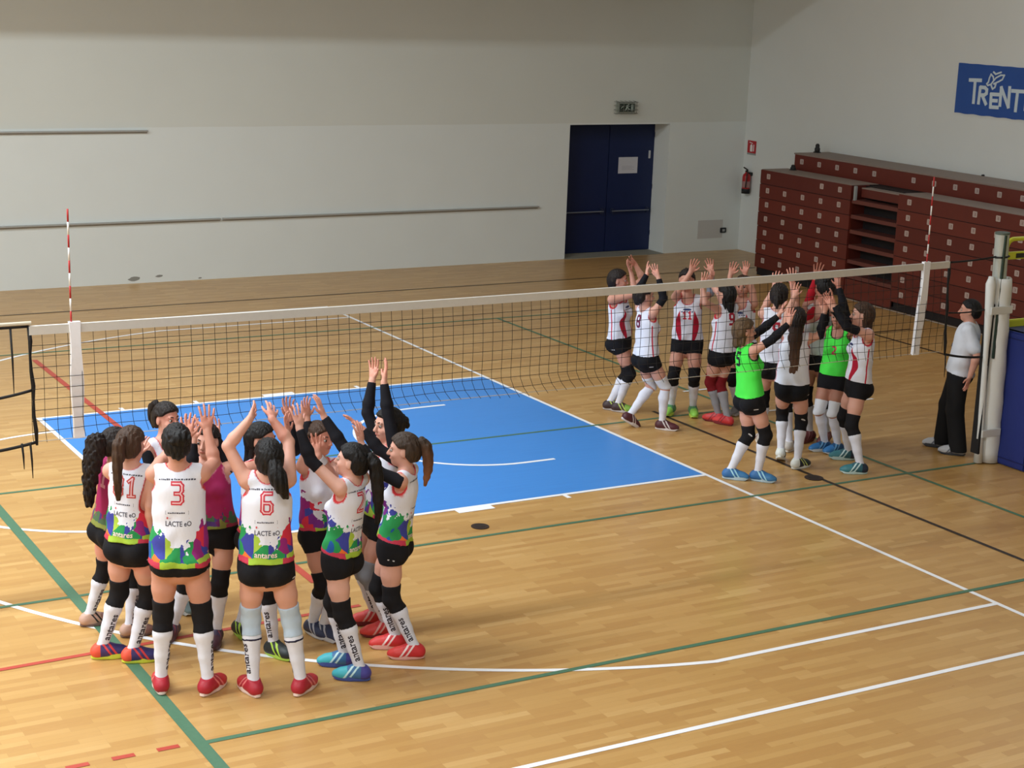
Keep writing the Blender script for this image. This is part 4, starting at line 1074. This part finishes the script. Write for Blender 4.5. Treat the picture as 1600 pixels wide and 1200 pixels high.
    hc_ = HR[D.get('hair', 'dark')]; HMt = hair_mat(hc_, D.get('tip'))
    for sg in (-1, 1): MB().tube([hp(.014*sg, .0905, .028), hp(.030*sg, .0875, .034), hp(.048*sg, .073, .028)], [.0035*hs, .0042*hs, .002*hs], 6).put('eyebrow', plain('brow', tuple(int(c*.8) for c in hc_), .6), root, True)
    # hair
    sty = D.get('style', ('pony', .3)); HP = []; off = .015 if not male else .008
    cap = [he((0, -.012, .028), (.076, .098, .090), .02), he((0, -.045, -.01), (.070, .070, .080), .03)]
    yl, zl = (.052, .052) if not male else (.05, .055)
    def cap_clip(X, Y, Z):
        qx = ((X-C[0])*hl[0]+(Y-C[1])*hl[1]+(Z-C[2])*hl[2])/hs; qy = ((X-C[0])*hf[0]+(Y-C[1])*hf[1]+(Z-C[2])*hf[2])/hs; qz = ((X-C[0])*hu[0]+(Y-C[1])*hu[1]+(Z-C[2])*hu[2])/hs
        a = qy*.72-qz*.60-.015+.18*np.abs(qx); b = -qz-.075+.0*qx
        e = np.where((np.abs(qx) > .06) & (qz < .03), qy+.022, -9)
        return np.maximum(np.maximum(a, b), e)*hs
    lo, hi = bbox(cap, .04)
    gq = Grid(lo, hi, max(h*.9, .0075))
    for p_ in cap: gq.add(p_, off*hs)
    X, Y, Z = gq.xyz()
    gq.F += (.0030*np.sin((X*hl[0]+Y*hl[1]+Z*hl[2])*230+np.sin((Z*hu[2]+Y*hf[1]+X*hf[0])*60)*1.5)).astype(np.float32)
    gq.clip(cap_clip(X, Y, Z)); VQ = gq.nets()
    huv = lambda V, z=None: np.concatenate([((V-C)@HM.T)[:, :2], (z if z is not None else np.zeros(len(V)))[:, None]], 1)
    ho = part('hair', VQ, HMt, {'uvw': huv(VQ[0])})
    kind, Ln = sty[0], sty[1]; sway = np.array(sty[2], float) if len(sty) > 2 else np.zeros(3)
    ch_ = []
    if kind in ('pony', 'curly'):
        tz = sty[3] if len(sty) > 3 else .045
        t0 = hp(0, -.098, tz); p0 = t0+(-hf*.030+hu*.018)*hs
        r0 = .022*(sty[4] if len(sty) > 4 else 1.1) if kind == 'pony' else .03
        wide = 1.0 if kind == 'pony' else 1.9
        pts = [t0, p0, p0+(-hf*.030-zu*.030)*hs]
        n_ = 5
        for i in range(1, n_+1): f = i/n_; pts.append(pts[2]-zu*Ln*f+(-fc*.02)*math.sin(f*3.1)+sway*f)
        rad = [.017, r0*1.05, r0*1.25*wide]+[r0*wide*(1.3-.85*(i/n_)**1.6) for i in range(1, n_+1)]
        HP = [RC(pts[i], pts[i+1], rad[i]*hs, rad[i+1]*hs, .015) for i in range(len(pts)-1)]
        ax_top, ax_bot = pts[1], pts[-1]
        tie = MB(); tie.tube([t0+hl*.017*math.cos(a)*hs+hu*.017*math.sin(a)*hs+(-hf*.006)*hs for a in np.linspace(0, 6.2832, 15)], .006, 6)
        tie.put('hair_tie', plain('tie', D.get('tie', (52, 48, 54)), .6), ho, True)
    elif kind == 'bun':
        b0 = hp(*sty[2]) if len(sty) > 2 else hp(0, -.085, .075); bs_ = sty[1] or 1.0; HP = [EL(b0, HM, (.048*hs*bs_, .046*hs*bs_, .044*hs*bs_), .02), EL(hp(0, -.055, .07), HM, (.04*hs, .04*hs, .03*hs), .02), EL(hp(0, -.085, -.05), HM, (.050*hs, .035*hs, .05*hs), .03)]
        for a in range(9): HP.append(EL(b0+(hl*math.cos(a*.9)+hu*math.sin(a*.9)*.8-hf*(.2+.4*math.sin(a*2.1)))*.040*hs*bs_, HM, (.020*hs*bs_, .017*hs, .021*hs), .010))
        ax_top, ax_bot = b0+hu*.05, b0-hu*.06
    elif kind == 'long':
        top_ = hp(0, -.085, .0); sh_b = N-fc*.085*s-up*.02; end = sh_b-up*Ln*s-fc*.015*s+sway
        HP = [RC(top_, sh_b, .060*hs, .062*hs, .03, nrm(fh+fc), .55), RC(sh_b, end, .070*hs, .050*hs, .03, fc, .45), RC(hp(.055, -.03, -.01), hp(.055, -.055, -.11), .022*hs, .020*hs, .02), RC(hp(-.055, -.03, -.01), hp(-.055, -.055, -.11), .022*hs, .020*hs, .02)]
        ax_top, ax_bot = top_, end
    elif kind == 'bob':
        HP = [RC(hp(sg_*.060, -.02, .01), hp(sg_*.056, -.035, -.10-Ln), .028*hs, .024*hs, .02) for sg_ in (-1, 1)]+[RC(hp(0, -.075, .0), hp(0, -.080, -.11-Ln), .055*hs, .048*hs, .03, hf, .7)]
        ax_top, ax_bot = hp(0, -.08, .05), hp(0, -.08, -.13)
    if HP:
        lo, hi = bbox(HP, .03); gq = Grid(lo, hi, max(h*.9, .0075))
        for p_ in HP: gq.add(p_)
        X, Y, Z = gq.xyz(); la = X*lc[0]+Y*lc[1]; fa = X*fc[0]+Y*fc[1]
        amp = .0035 if kind != 'curly' else .007; fz = 8 if kind != 'curly' else 70
        gq.F += (amp*np.sin(la*170+np.sin(Z*fz)*1.6)+amp*.6*np.sin(fa*150+la*90+Z*(fz*.7))).astype(np.float32)
        VQ = gq.nets(); axd = ax_bot-ax_top; t_ = np.clip(((VQ[0]-ax_top)@axd)/(axd@axd), 0, 1)
        uv = np.stack([VQ[0]@lc, VQ[0]@fc, t_ if D.get('tip') else t_*0], 1)
        part({'pony': 'ponytail', 'curly': 'curly_ponytail', 'bun': 'hair_bun', 'long': 'loose_hair', 'bob': 'bobbed_hair'}[kind], (VQ[0], VQ[1]), HMt, {'uvw': uv}, parent=ho)
    return root

def thin_out():
    """collapse the flat stretches of the body and garment meshes; hands, faces and hems keep their detail"""
    R_ = {'person': .26, 'jersey': .40, 'polo_shirt': .4, 'shorts': .30, 'trousers': .3, 'sock': .35, 'knee_pad': .35, 'shoe': .5, 'hair': .6, 'arm_sleeve': .35}
    todo = [(o, R_[o.name.split('.')[0]]) for o in COL.objects if o.type == 'MESH' and o.name.split('.')[0] in R_]
    for o, r in todo:
        if o.data.polygons and len(o.data.polygons) > 1200: m = o.modifiers.new('collapse', 'DECIMATE'); m.ratio = r
    dg = bpy.context.evaluated_depsgraph_get(); dg.update()
    for o, r in todo:
        if o.modifiers:
            me = bpy.data.meshes.new_from_object(o.evaluated_get(dg), preserve_all_data_layers=True, depsgraph=dg)
            old = o.data; o.modifiers.clear(); o.data = me; bpy.data.meshes.remove(old); me.shade_smooth()

# ------------------------------------------------------------------ poses: joints in metres (P hips, N neck base, H head, S/E/W/T shoulder elbow wrist fingertip, A ankle on the floor)
POSE = {
 'L1': {'SL':[0.039,-0.729,1.314],'EL':[0.054,-0.816,1.064],'WL':[0.052,-0.889,0.849],'TL':[0.08,-0.891,0.684],'SR':[0.132,-1.008,1.314],'ER':[0.024,-1.053,1.077],'WR':[0.055,-1.03,0.853],'TR':[0.101,-1.0,0.695],'P':[0.038,-0.841,0.818],'N':[0.089,-0.87,1.346],'H':[0.083,-0.867,1.496],'AL':[-0.085,-0.659,0.0],'AR':[0.128,-1.003,0.0],'h':1.626,'yp':76.4,'yc':71.4,'yh':76.4,'pitch':0,'tl':91.4,'tr':91.4,'lift':[0,0]},
 'L2': {'SL':[-0.116,-1.376,1.452],'EL':[0.057,-1.191,1.308],'WL':[0.205,-1.036,1.437],'TL':[0.287,-0.925,1.56],'SR':[0.143,-1.569,1.452],'ER':[0.102,-1.629,1.233],'WR':[0.125,-1.591,0.987],'TR':[0.149,-1.541,0.811],'P':[-0.001,-1.464,0.93],'N':[0.015,-1.473,1.488],'H':[0.021,-1.477,1.66],'AL':[-0.183,-1.328,0.0],'AR':[-0.002,-1.492,0.0],'h':1.788,'yp':48.6,'yc':36.6,'yh':48.6,'pitch':0,'tl':101.6,'tr':101.6,'lift':[0,0]},
 'L3': {'SL':[-0.024,-2.09,1.612],'EL':[0.116,-1.814,1.606],'WL':[0.342,-1.746,1.728],'TL':[0.36,-1.701,1.918],'SR':[0.29,-2.223,1.617],'ER':[0.424,-2.071,1.64],'WR':[0.398,-2.002,1.848],'TR':[0.41,-1.96,2.021],'P':[0.133,-2.157,1.104],'N':[0.134,-2.157,1.65],'H':[0.117,-2.147,1.818],'AL':[0.015,-2.085,0.0],'AR':[0.3,-2.256,0.0],'h':1.9,'yp':24.0,'yc':23.0,'yh':14.0,'pitch':-12,'tl':14.0,'tr':51.0,'lift':[0,0]},
 'L4': {'SL':[0.716,-0.528,1.363],'EL':[0.663,-0.805,1.362],'WL':[0.68,-0.776,1.481],'TL':[0.725,-0.752,1.625],'SR':[0.41,-0.59,1.363],'ER':[0.427,-0.648,1.192],'WR':[0.482,-0.882,1.224],'TR':[0.588,-0.99,1.317],'P':[0.582,-0.57,0.731],'N':[0.562,-0.559,1.397],'H':[0.598,-0.58,1.569],'AL':[0.652,-0.619,0.0],'AR':[0.532,-0.533,0.0],'h':1.729,'yp':173.5,'yc':168.5,'yh':158.5,'pitch':0,'tl':168.5,'tr':168.5,'lift':[0,0]},
 'L5': {'SL':[0.782,-1.401,1.382],'EL':[0.773,-1.401,1.372],'WL':[0.723,-1.32,1.589],'TL':[0.706,-1.269,1.754],'SR':[0.519,-1.254,1.394],'ER':[0.455,-1.514,1.458],'WR':[0.481,-1.473,1.629],'TR':[0.474,-1.426,1.788],'P':[0.685,-1.348,0.916],'N':[0.646,-1.325,1.416],'H':[0.634,-1.318,1.564],'AL':[0.677,-1.398,0.0],'AR':[0.422,-1.139,0.0],'h':1.692,'yp':-150.7,'yc':-150.7,'yh':-140.7,'pitch':0,'tl':-150.7,'tr':-140.7,'lift':[0,0]},
 'L6': {'SL':[0.534,-2.38,1.582],'EL':[0.445,-2.279,1.808],'WL':[0.6,-2.289,1.986],'TL':[0.713,-2.144,2.041],'SR':[0.81,-2.493,1.586],'ER':[0.891,-2.286,1.794],'WR':[0.798,-2.206,1.946],'TR':[0.867,-2.045,2.026],'P':[0.663,-2.431,0.985],'N':[0.673,-2.437,1.572],'H':[0.673,-2.437,1.737],'AL':[0.58,-2.413,0.0],'AR':[0.891,-2.535,0.0],'h':1.869,'yp':22.3,'yc':22.3,'yh':2.3,'pitch':18,'tl':-3.7,'tr':50.3,'lift':[0,0]},
 'L7': {'SL':[1.092,-1.508,1.42],'EL':[1.332,-1.355,1.443],'WL':[1.293,-1.331,1.684],'TL':[1.294,-1.287,1.85],'SR':[0.818,-1.657,1.421],'ER':[1.101,-1.625,1.445],'WR':[1.172,-1.598,1.638],'TR':[1.172,-1.549,1.811],'P':[0.952,-1.58,0.81],'N':[0.955,-1.582,1.45],'H':[0.976,-1.594,1.618],'AL':[0.895,-1.328,0.0],'AR':[0.978,-1.814,0.0],'h':1.75,'yp':151.5,'yc':151.5,'yh':136.5,'pitch':0,'tl':171.5,'tr':151.5,'lift':[0,0]},
 'L8': {'SL':[1.225,-2.415,1.449],'EL':[1.059,-2.284,1.638],'WL':[1.008,-2.199,1.86],'TL':[1.0,-2.15,2.032],'SR':[1.474,-2.272,1.455],'ER':[1.361,-2.151,1.685],'WR':[1.261,-2.05,1.883],'TR':[1.22,-1.989,2.046],'P':[1.289,-2.307,0.913],'N':[1.35,-2.343,1.452],'H':[1.344,-2.339,1.618],'AL':[1.369,-2.497,0.0],'AR':[1.375,-2.214,0.0],'h':1.741,'yp':-35.0,'yc':-30.0,'yh':-50.0,'pitch':8,'tl':-55.0,'tr':-60.0,'lift':[0,0]},
 'L9': {'SL':[1.584,-1.565,1.352],'EL':[1.446,-1.806,1.34],'WL':[1.307,-1.848,1.53],'TL':[1.296,-1.813,1.63],'SR':[1.288,-1.597,1.38],'ER':[1.345,-1.581,1.516],'WR':[1.357,-1.526,1.725],'TR':[1.355,-1.479,1.895],'P':[1.456,-1.597,0.771],'N':[1.43,-1.581,1.386],'H':[1.436,-1.585,1.582],'AL':[1.459,-1.632,0.0],'AR':[1.409,-1.537,0.0],'h':1.707,'yp':173.7,'yc':173.7,'yh':153.7,'pitch':0,'tl':163.7,'tr':163.7,'lift':[0,0]},
 'L10': {'SL':[1.95,-1.829,1.489],'EL':[1.926,-1.738,1.767],'WL':[1.919,-1.674,1.997],'TL':[1.955,-1.648,2.172],'SR':[1.954,-1.54,1.485],'ER':[1.892,-1.448,1.705],'WR':[1.946,-1.41,1.948],'TR':[1.98,-1.381,2.128],'P':[1.906,-1.658,0.885],'N':[1.951,-1.685,1.478],'H':[1.953,-1.686,1.66],'AL':[1.921,-1.801,0.0],'AR':[1.943,-1.546,0.0],'h':1.801,'yp':-84.0,'yc':-89.0,'yh':-94.0,'pitch':0,'tl':-74.0,'tr':-74.0,'lift':[0,0]},
 'L11': {'SL':[1.768,-2.286,1.399],'EL':[1.635,-2.201,1.461],'WL':[1.539,-2.097,1.659],'TL':[1.527,-2.043,1.829],'SR':[1.972,-2.061,1.411],'ER':[1.768,-1.92,1.548],'WR':[1.67,-1.83,1.694],'TR':[1.567,-1.755,1.795],'P':[1.805,-2.133,0.925],'N':[1.874,-2.173,1.426],'H':[1.838,-2.152,1.592],'AL':[1.909,-2.302,0.0],'AR':[1.87,-2.063,0.0],'h':1.738,'yp':-53.1,'yc':-48.1,'yh':-58.1,'pitch':0,'tl':-65.1,'tr':-65.1,'lift':[0,0]},
 'R1': {'SL':[7.637,3.58,1.407],'EL':[7.828,3.486,1.597],'WL':[7.757,3.569,1.773],'TL':[7.609,3.521,1.865],'SR':[7.37,3.448,1.385],'ER':[7.604,3.302,1.457],'WR':[7.577,3.367,1.692],'TR':[7.532,3.428,1.856],'P':[7.539,3.498,0.976],'N':[7.507,3.517,1.409],'H':[7.498,3.521,1.594],'AL':[7.497,3.569,0.0],'AR':[7.54,3.451,0.0],'h':1.755,'yp':144.0,'yc':154.0,'yh':129.0,'pitch':0,'tl':129.0,'tr':134.0,'lift':[0,0]},
 'R2': {'SL':[7.344,2.824,1.393],'EL':[7.334,2.871,1.579],'WL':[7.468,2.89,1.777],'TL':[7.539,3.005,1.889],'SR':[7.344,2.545,1.389],'ER':[7.449,2.508,1.562],'WR':[7.412,2.58,1.788],'TR':[7.363,2.644,1.944],'P':[7.371,2.669,0.819],'N':[7.344,2.685,1.388],'H':[7.305,2.708,1.557],'AL':[7.192,2.788,0.0],'AR':[7.557,2.547,0.0],'h':1.712,'yp':95.1,'yc':90.1,'yh':105.1,'pitch':0,'tl':95.1,'tr':135.1,'lift':[0.11,0]},
 'R3': {'SL':[8.316,2.957,1.406],'EL':[8.559,3.11,1.449],'WL':[8.611,3.18,1.684],'TL':[8.59,3.229,1.86],'SR':[8.076,3.153,1.424],'ER':[7.949,2.923,1.549],'WR':[8.071,2.876,1.762],'TR':[8.133,2.862,1.934],'P':[8.211,3.047,0.946],'N':[8.192,3.058,1.434],'H':[8.156,3.079,1.632],'AL':[8.307,2.977,0.0],'AR':[8.094,3.129,0.0],'h':1.785,'yp':-140.6,'yc':-140.6,'yh':-138.6,'pitch':0,'tl':-151.6,'tr':-128.6,'lift':[0,0]},
 'R4': {'SL':[8.224,2.516,1.379],'EL':[7.984,2.448,1.495],'WL':[7.97,2.498,1.681],'TL':[8.018,2.492,1.828],'SR':[8.508,2.526,1.386],'ER':[8.351,2.683,1.549],'WR':[8.393,2.905,1.618],'TR':[8.424,2.909,1.753],'P':[8.349,2.532,0.801],'N':[8.368,2.521,1.39],'H':[8.327,2.545,1.54],'AL':[8.396,2.583,0.0],'AR':[8.405,2.42,0.0],'h':1.69,'yp':-2.2,'yc':-2.2,'yh':-22.2,'pitch':0,'tl':-37.2,'tr':-22.2,'lift':[0,0]},
 'R5': {'SL':[8.908,2.705,1.372],'EL':[8.902,2.741,1.517],'WL':[8.839,2.829,1.699],'TL':[8.864,2.842,1.865],'SR':[8.737,2.935,1.374],'ER':[8.566,2.775,1.531],'WR':[8.593,2.793,1.718],'TR':[8.647,2.784,1.885],'P':[8.838,2.811,0.885],'N':[8.822,2.82,1.376],'H':[8.811,2.827,1.569],'AL':[8.971,2.71,0.0],'AR':[8.862,2.821,0.0],'h':1.731,'yp':-126.5,'yc':-126.5,'yh':-131.5,'pitch':0,'tl':-131.5,'tr':-121.5,'lift':[0,0]},
 'R6': {'SL':[7.15,0.687,1.422],'EL':[7.392,0.652,1.564],'WL':[7.539,0.569,1.719],'TL':[7.607,0.55,1.883],'SR':[7.107,0.396,1.415],'ER':[7.254,0.306,1.535],'WR':[7.4,0.229,1.713],'TR':[7.433,0.242,1.888],'P':[7.188,0.507,0.882],'N':[7.127,0.543,1.429],'H':[7.084,0.568,1.582],'AL':[7.066,0.599,0.0],'AR':[7.294,0.426,0.0],'h':1.736,'yp':98.7,'yc':98.7,'yh':108.7,'pitch':0,'tl':133.7,'tr':138.7,'lift':[0,0]},
 'R7': {'SL':[7.829,0.847,1.455],'EL':[8.004,0.986,1.631],'WL':[8.164,1.103,1.776],'TL':[8.222,1.139,1.942],'SR':[8.056,0.656,1.423],'ER':[8.136,0.596,1.46],'WR':[8.185,0.611,1.7],'TR':[8.226,0.614,1.875],'P':[7.938,0.755,0.897],'N':[7.938,0.755,1.45],'H':[7.946,0.751,1.596],'AL':[7.938,0.858,0.0],'AR':[7.987,0.624,0.0],'h':1.748,'yp':35.2,'yc':40.2,'yh':45.2,'pitch':0,'tl':45.2,'tr':80.2,'lift':[0.08,0]},
 'R8': {'SL':[8.105,1.538,1.525],'EL':[8.311,1.761,1.526],'WL':[8.407,1.735,1.767],'TL':[8.444,1.743,1.954],'SR':[8.36,1.327,1.537],'ER':[8.571,1.537,1.594],'WR':[8.55,1.603,1.816],'TR':[8.551,1.636,1.984],'P':[8.223,1.437,0.968],'N':[8.235,1.43,1.562],'H':[8.231,1.433,1.727],'AL':[8.252,1.571,0.0],'AR':[8.35,1.213,0.0],'h':1.863,'yp':39.7,'yc':39.7,'yh':44.7,'pitch':0,'tl':29.7,'tr':59.7,'lift':[0,0]},
 'R9': {'SL':[8.982,1.324,1.544],'EL':[8.748,1.498,1.442],'WL':[8.804,1.482,1.574],'TL':[8.89,1.434,1.695],'SR':[8.771,1.586,1.559],'ER':[8.797,1.58,1.63],'WR':[8.862,1.574,1.862],'TR':[8.896,1.581,2.041],'P':[8.873,1.458,0.97],'N':[8.875,1.457,1.582],'H':[8.879,1.454,1.786],'AL':[9.02,1.371,0.0],'AR':[8.856,1.469,0.0],'h':1.9,'yp':-128.9,'yc':-128.9,'yh':11.1,'pitch':-12,'tl':-118.9,'tr':-103.9,'lift':[0,0]},
 'R10': {'SL':[8.85,0.912,1.39],'EL':[8.811,1.007,1.644],'WL':[8.773,1.088,1.861],'TL':[8.764,1.131,2.028],'SR':[8.695,1.147,1.359],'ER':[8.686,1.171,1.423],'WR':[8.719,1.192,1.633],'TR':[8.738,1.214,1.803],'P':[8.764,1.031,0.85],'N':[8.776,1.024,1.38],'H':[8.76,1.034,1.523],'AL':[8.834,0.955,0.0],'AR':[8.751,1.075,0.0],'h':1.68,'yp':-123.4,'yc':-123.4,'yh':-118.4,'pitch':0,'tl':-88.4,'tr':-78.4,'lift':[0,0]},
 'R11': {'SL':[8.558,0.299,1.487],'EL':[8.29,0.371,1.59],'WL':[8.209,0.492,1.8],'TL':[8.195,0.541,1.963],'SR':[8.677,0.587,1.492],'ER':[8.41,0.554,1.616],'WR':[8.204,0.516,1.761],'TR':[8.165,0.579,1.889],'P':[8.596,0.456,0.921],'N':[8.619,0.443,1.505],'H':[8.56,0.478,1.669],'AL':[8.497,0.198,0.0],'AR':[8.754,0.68,0.0],'h':1.821,'yp':-62.6,'yc':-67.6,'yh':-52.6,'pitch':0,'tl':-57.6,'tr':-57.6,'lift':[0,0]},
 'REF': {'SL':[10.039,0.347,1.425],'EL':[10.089,0.221,1.172],'WL':[10.014,0.225,0.938],'TL':[9.959,0.225,0.765],'SR':[10.285,0.549,1.425],'ER':[10.287,0.466,1.15],'WR':[10.214,0.467,0.915],'TR':[10.162,0.464,0.741],'P':[10.083,0.495,0.694],'N':[10.166,0.446,1.46],'H':[10.134,0.465,1.618],'AL':[10.055,0.333,0.0],'AR':[10.119,0.652,0.0],'h':1.762,'yp':-39.5,'yc':-39.5,'yh':-42.5,'pitch':0,'tl':-39.5,'tr':-39.5,'lift':[0,0]},
}
RED = ((176, 34, 52), (198, 46, 52), (222, 120, 116), (232, 206, 196)); BLS = ('black', .55)
NEARG = 'players of the team in paint splashed jerseys'; FARG = 'players of the team across the net'
PEOPLE = {
 'L1': dict(label='woman with very long dark curly ponytail in crimson jersey at the left of the huddle', jersey='magenta', hair='dark', style=('curly', .46, (-.07, -.03, 0)), sleeves=(None, BLS), shoes=((196, 158, 140), (150, 110, 100), (44, 38, 40), (120, 96, 90)), antares=(165, 165), num='1', ncol=(214, 140, 158), outline=False),
 'L2': dict(label='woman with brown ponytail in white splashed jersey number 81, wearing yellow and purple shoes', jersey='splash', num='81', hair='brown', style=('pony', .40, (-.01, 0, 0), .045, 1.45), shoes=((66, 52, 110), (52, 48, 108), (214, 60, 60), (206, 220, 70), (226, 84, 60)), antares=(180, 175), ncol=(196, 70, 66)),
 'L3': dict(label='woman in white splashed jersey number 3 with dark hair pinned up and red shoes', jersey='splash', num='3', hair='black', style=('bun', 1.25, (0.01, -.105, .035)), shoes=RED, antares=(140, 145), w=1.04, logo=1, hemtext=False, hem=-.045, short=.105),
 'L4': dict(label='woman with dark high ponytail and black sleeves facing the camera behind the number 3 player', jersey='splash', hair='dark', style=('pony', .16, (0, 0, 0), .075), sleeves=(BLS, ('black', .1)), shoes=((96, 122, 128), (110, 134, 138), (210, 214, 216), (190, 196, 200)), print=False),
 'L5': dict(label='woman facing the camera in dark crimson jersey, right of the number 3 player', jersey='magenta', hair='dark', style=('bob', 0), sleeves=(BLS, BLS), shoes=((58, 44, 70), (74, 40, 54), (120, 60, 70), (96, 70, 76)), w=.96),
 'L6': dict(label='woman in white splashed jersey number 6 with bare arms raised and pale blue knee pads', jersey='splash', num='6', hair='black', style=('pony', .17, (.06, -.03, 0), .0, 1.9), pads='blue', short=.12, shoes=RED, antares=(250, 300), leg=.96),
 'L7': dict(label='woman with long dark hair and black and lime shoes hidden behind the number 6 player', jersey='splash', hair='black', style=('long', .28), sleeves=(BLS, BLS), shoes=((26, 34, 36), (30, 40, 40), (176, 214, 70), (170, 208, 80)), print=False, antares=(190, 240)),
 'L8': dict(label='woman in splashed jersey number 2 with a very long black ponytail and blue shoes', jersey='splash', num='2', hair='black', style=('pony', .44, (.03, 0, 0), .03, 1.6), sleeves=(('black', .72), BLS), shoes=((58, 110, 160), (64, 176, 190), (190, 226, 232), (66, 82, 150), (70, 66, 150)), antares=(200, 200), w=.95),
 'L9': dict(label='woman mostly hidden behind the number 2 player, brown hair, one bare forearm with white wristband', jersey='splash', hair='brown', style=('bob', 0), sleeves=(None, BLS), shoes=((44, 54, 84), (50, 60, 92), (180, 184, 196), (214, 216, 222)), print=False, band='L'),
 'L10': dict(label='woman stretching both black sleeved arms highest above the huddle, curly black hair', jersey='splash', hair='black', style=('bun', 1.2, (0, -.11, .01)), sleeves=(('black', .05), ('black', .05)), pads='grey', shoes=((208, 52, 54), (220, 68, 62), (232, 180, 170), (120, 40, 44)), print=False, antares=(200, 200), leg=.92),
 'L11': dict(label='woman in profile with fair brown ponytail and red shoes, right end of near huddle', jersey='splash', hair='fair', tip=(132, 82, 52), style=('pony', .30, (.0, 0, 0), .05, 1.35), sleeves=(('black', -.12), ('black', .05)), shoes=((206, 44, 50), (216, 58, 54), (240, 214, 210), (226, 170, 160)), antares=(205, 205), logo=-1, w=.96),
 'R1': dict(label='woman with dark loose hair and white jersey at the left end of the far group', jersey='swoosh', hair='dark', style=('long', .22), shoes=((60, 44, 48), (130, 176, 70), (176, 200, 90), (186, 180, 180))),
 'R2': dict(label='woman striding on tiptoe in white leg covers and maroon shoes beyond the net', jersey='swoosh', num='8', ncol=(110, 34, 70), hair='dark', style=('bun', 0), sleeves=(BLS, BLS), pads='white', tights=True, shoes=((78, 34, 42), (88, 40, 48), (206, 196, 196), (214, 206, 204))),
 'R3': dict(label='woman facing the camera beyond the net in white jersey number 11 and bright green shoes', jersey='swoosh', nums=(('front', '11'),), hair='dark', style=('bun', 0), sleeves=(('grey', .75), None), shoes=((84, 150, 96), (150, 214, 84), (70, 120, 90), (200, 226, 96))),
 'R4': dict(label='woman seen from behind in white jersey number 9 with black hair and red shoes', jersey='swoosh', num='9', ncol=(164, 26, 52), hair='black', style=('bob', .05), pads='red', sock=(150, 150, 156), shoes=((206, 54, 60), (216, 66, 66), (150, 40, 46), (120, 36, 42))),
 'R5': dict(label='woman facing the camera behind the number 9 player with both bare hands raised', jersey='swoosh', hair='brown', style=('bun', 0), shoes=((120, 120, 126), (130, 130, 136), (200, 200, 204), (200, 200, 204))),
 'R6': dict(label='woman in bright green jersey number 5 with short fair hair and blue shoes', jersey='green', num='5', ncol=(28, 40, 34), hair='blond', padmark='L', style=('bob', .012), sleeves=(BLS, BLS), shoes=((50, 108, 168), (62, 124, 176), (160, 214, 232), (176, 198, 210)), outline=False),
 'R7': dict(label='woman seen from behind with very long loose brown hair beyond the net', jersey='swoosh', hair='dark', tip=(96, 66, 50), style=('long', .36), padmark='R', sleeves=(None, ('black', .85)), shoes=((34, 44, 66), (36, 52, 52), (200, 210, 120), (226, 230, 226), (230, 236, 232))),
 'R8': dict(label='woman with short dark ponytail and bare arms raised behind the long haired player', jersey='swoosh', num='6', ncol=(176, 30, 56), hair='dark', style=('pony', .12, (0, 0, 0), .02), tie=(150, 120, 100), shoes=((196, 190, 184), (206, 200, 196), (120, 60, 50), (226, 222, 216))),
 'R9': dict(label='woman in red arm sleeves and greyish jersey facing the camera under the net tape', jersey='grey', hair='black', style=('bun', 0), sleeves=(('red', .45), ('red', .45)), shoes=((96, 44, 46), (104, 50, 50), (140, 90, 90), (110, 60, 60)), sock=(196, 196, 200)),
 'R10': dict(label='woman in bright green jersey number 2 facing the camera with white leg covers', jersey='green', nums=(('front', '2'),), ncol=(196, 70, 90), hair='black', style=('bob', 0), sleeves=(('black', .4), BLS), pads='white', tights=True, shoes=((38, 84, 130), (52, 124, 190), (110, 170, 216), (206, 214, 220)), outline=False, w=.94),
 'R11': dict(label='woman in profile with short brown hair, white jersey with crimson flash and teal shoes', jersey='swoosh', hair='brown', style=('bob', 0), sleeves=(('black', .5), BLS), shoes=((44, 98, 112), (58, 128, 140), (196, 222, 224), (190, 216, 216), (28, 44, 64))),
 'REF': dict(label='man in white polo shirt and black trousers leaning on the padded net post', male=True, jersey='polo', sleeve=True, hair='black', style=('none', 0), shoes=((170, 176, 188), (196, 200, 208), (110, 116, 130), (60, 62, 68)), w=1.16, hem=-.03, spine=.295),
}
for nm, D in PEOPLE.items():
    far = nm[0] == 'R'
    D['vox'] = .0078 if far else .0062
    D['skin'] = {'L3': 'b', 'L6': 'a', 'L7': 'b', 'L9': 'b', 'R1': 'b', 'R3': 'b', 'R5': 'b', 'R9': 'd', 'R10': 'd', 'REF': 'b', 'L8': 'c', 'L11': 'a'}.get(nm, 'a')
    if far: D['outline'] = False
    if nm != 'REF': D['group'] = FARG if far else NEARG
    person(nm, D)
thin_out()
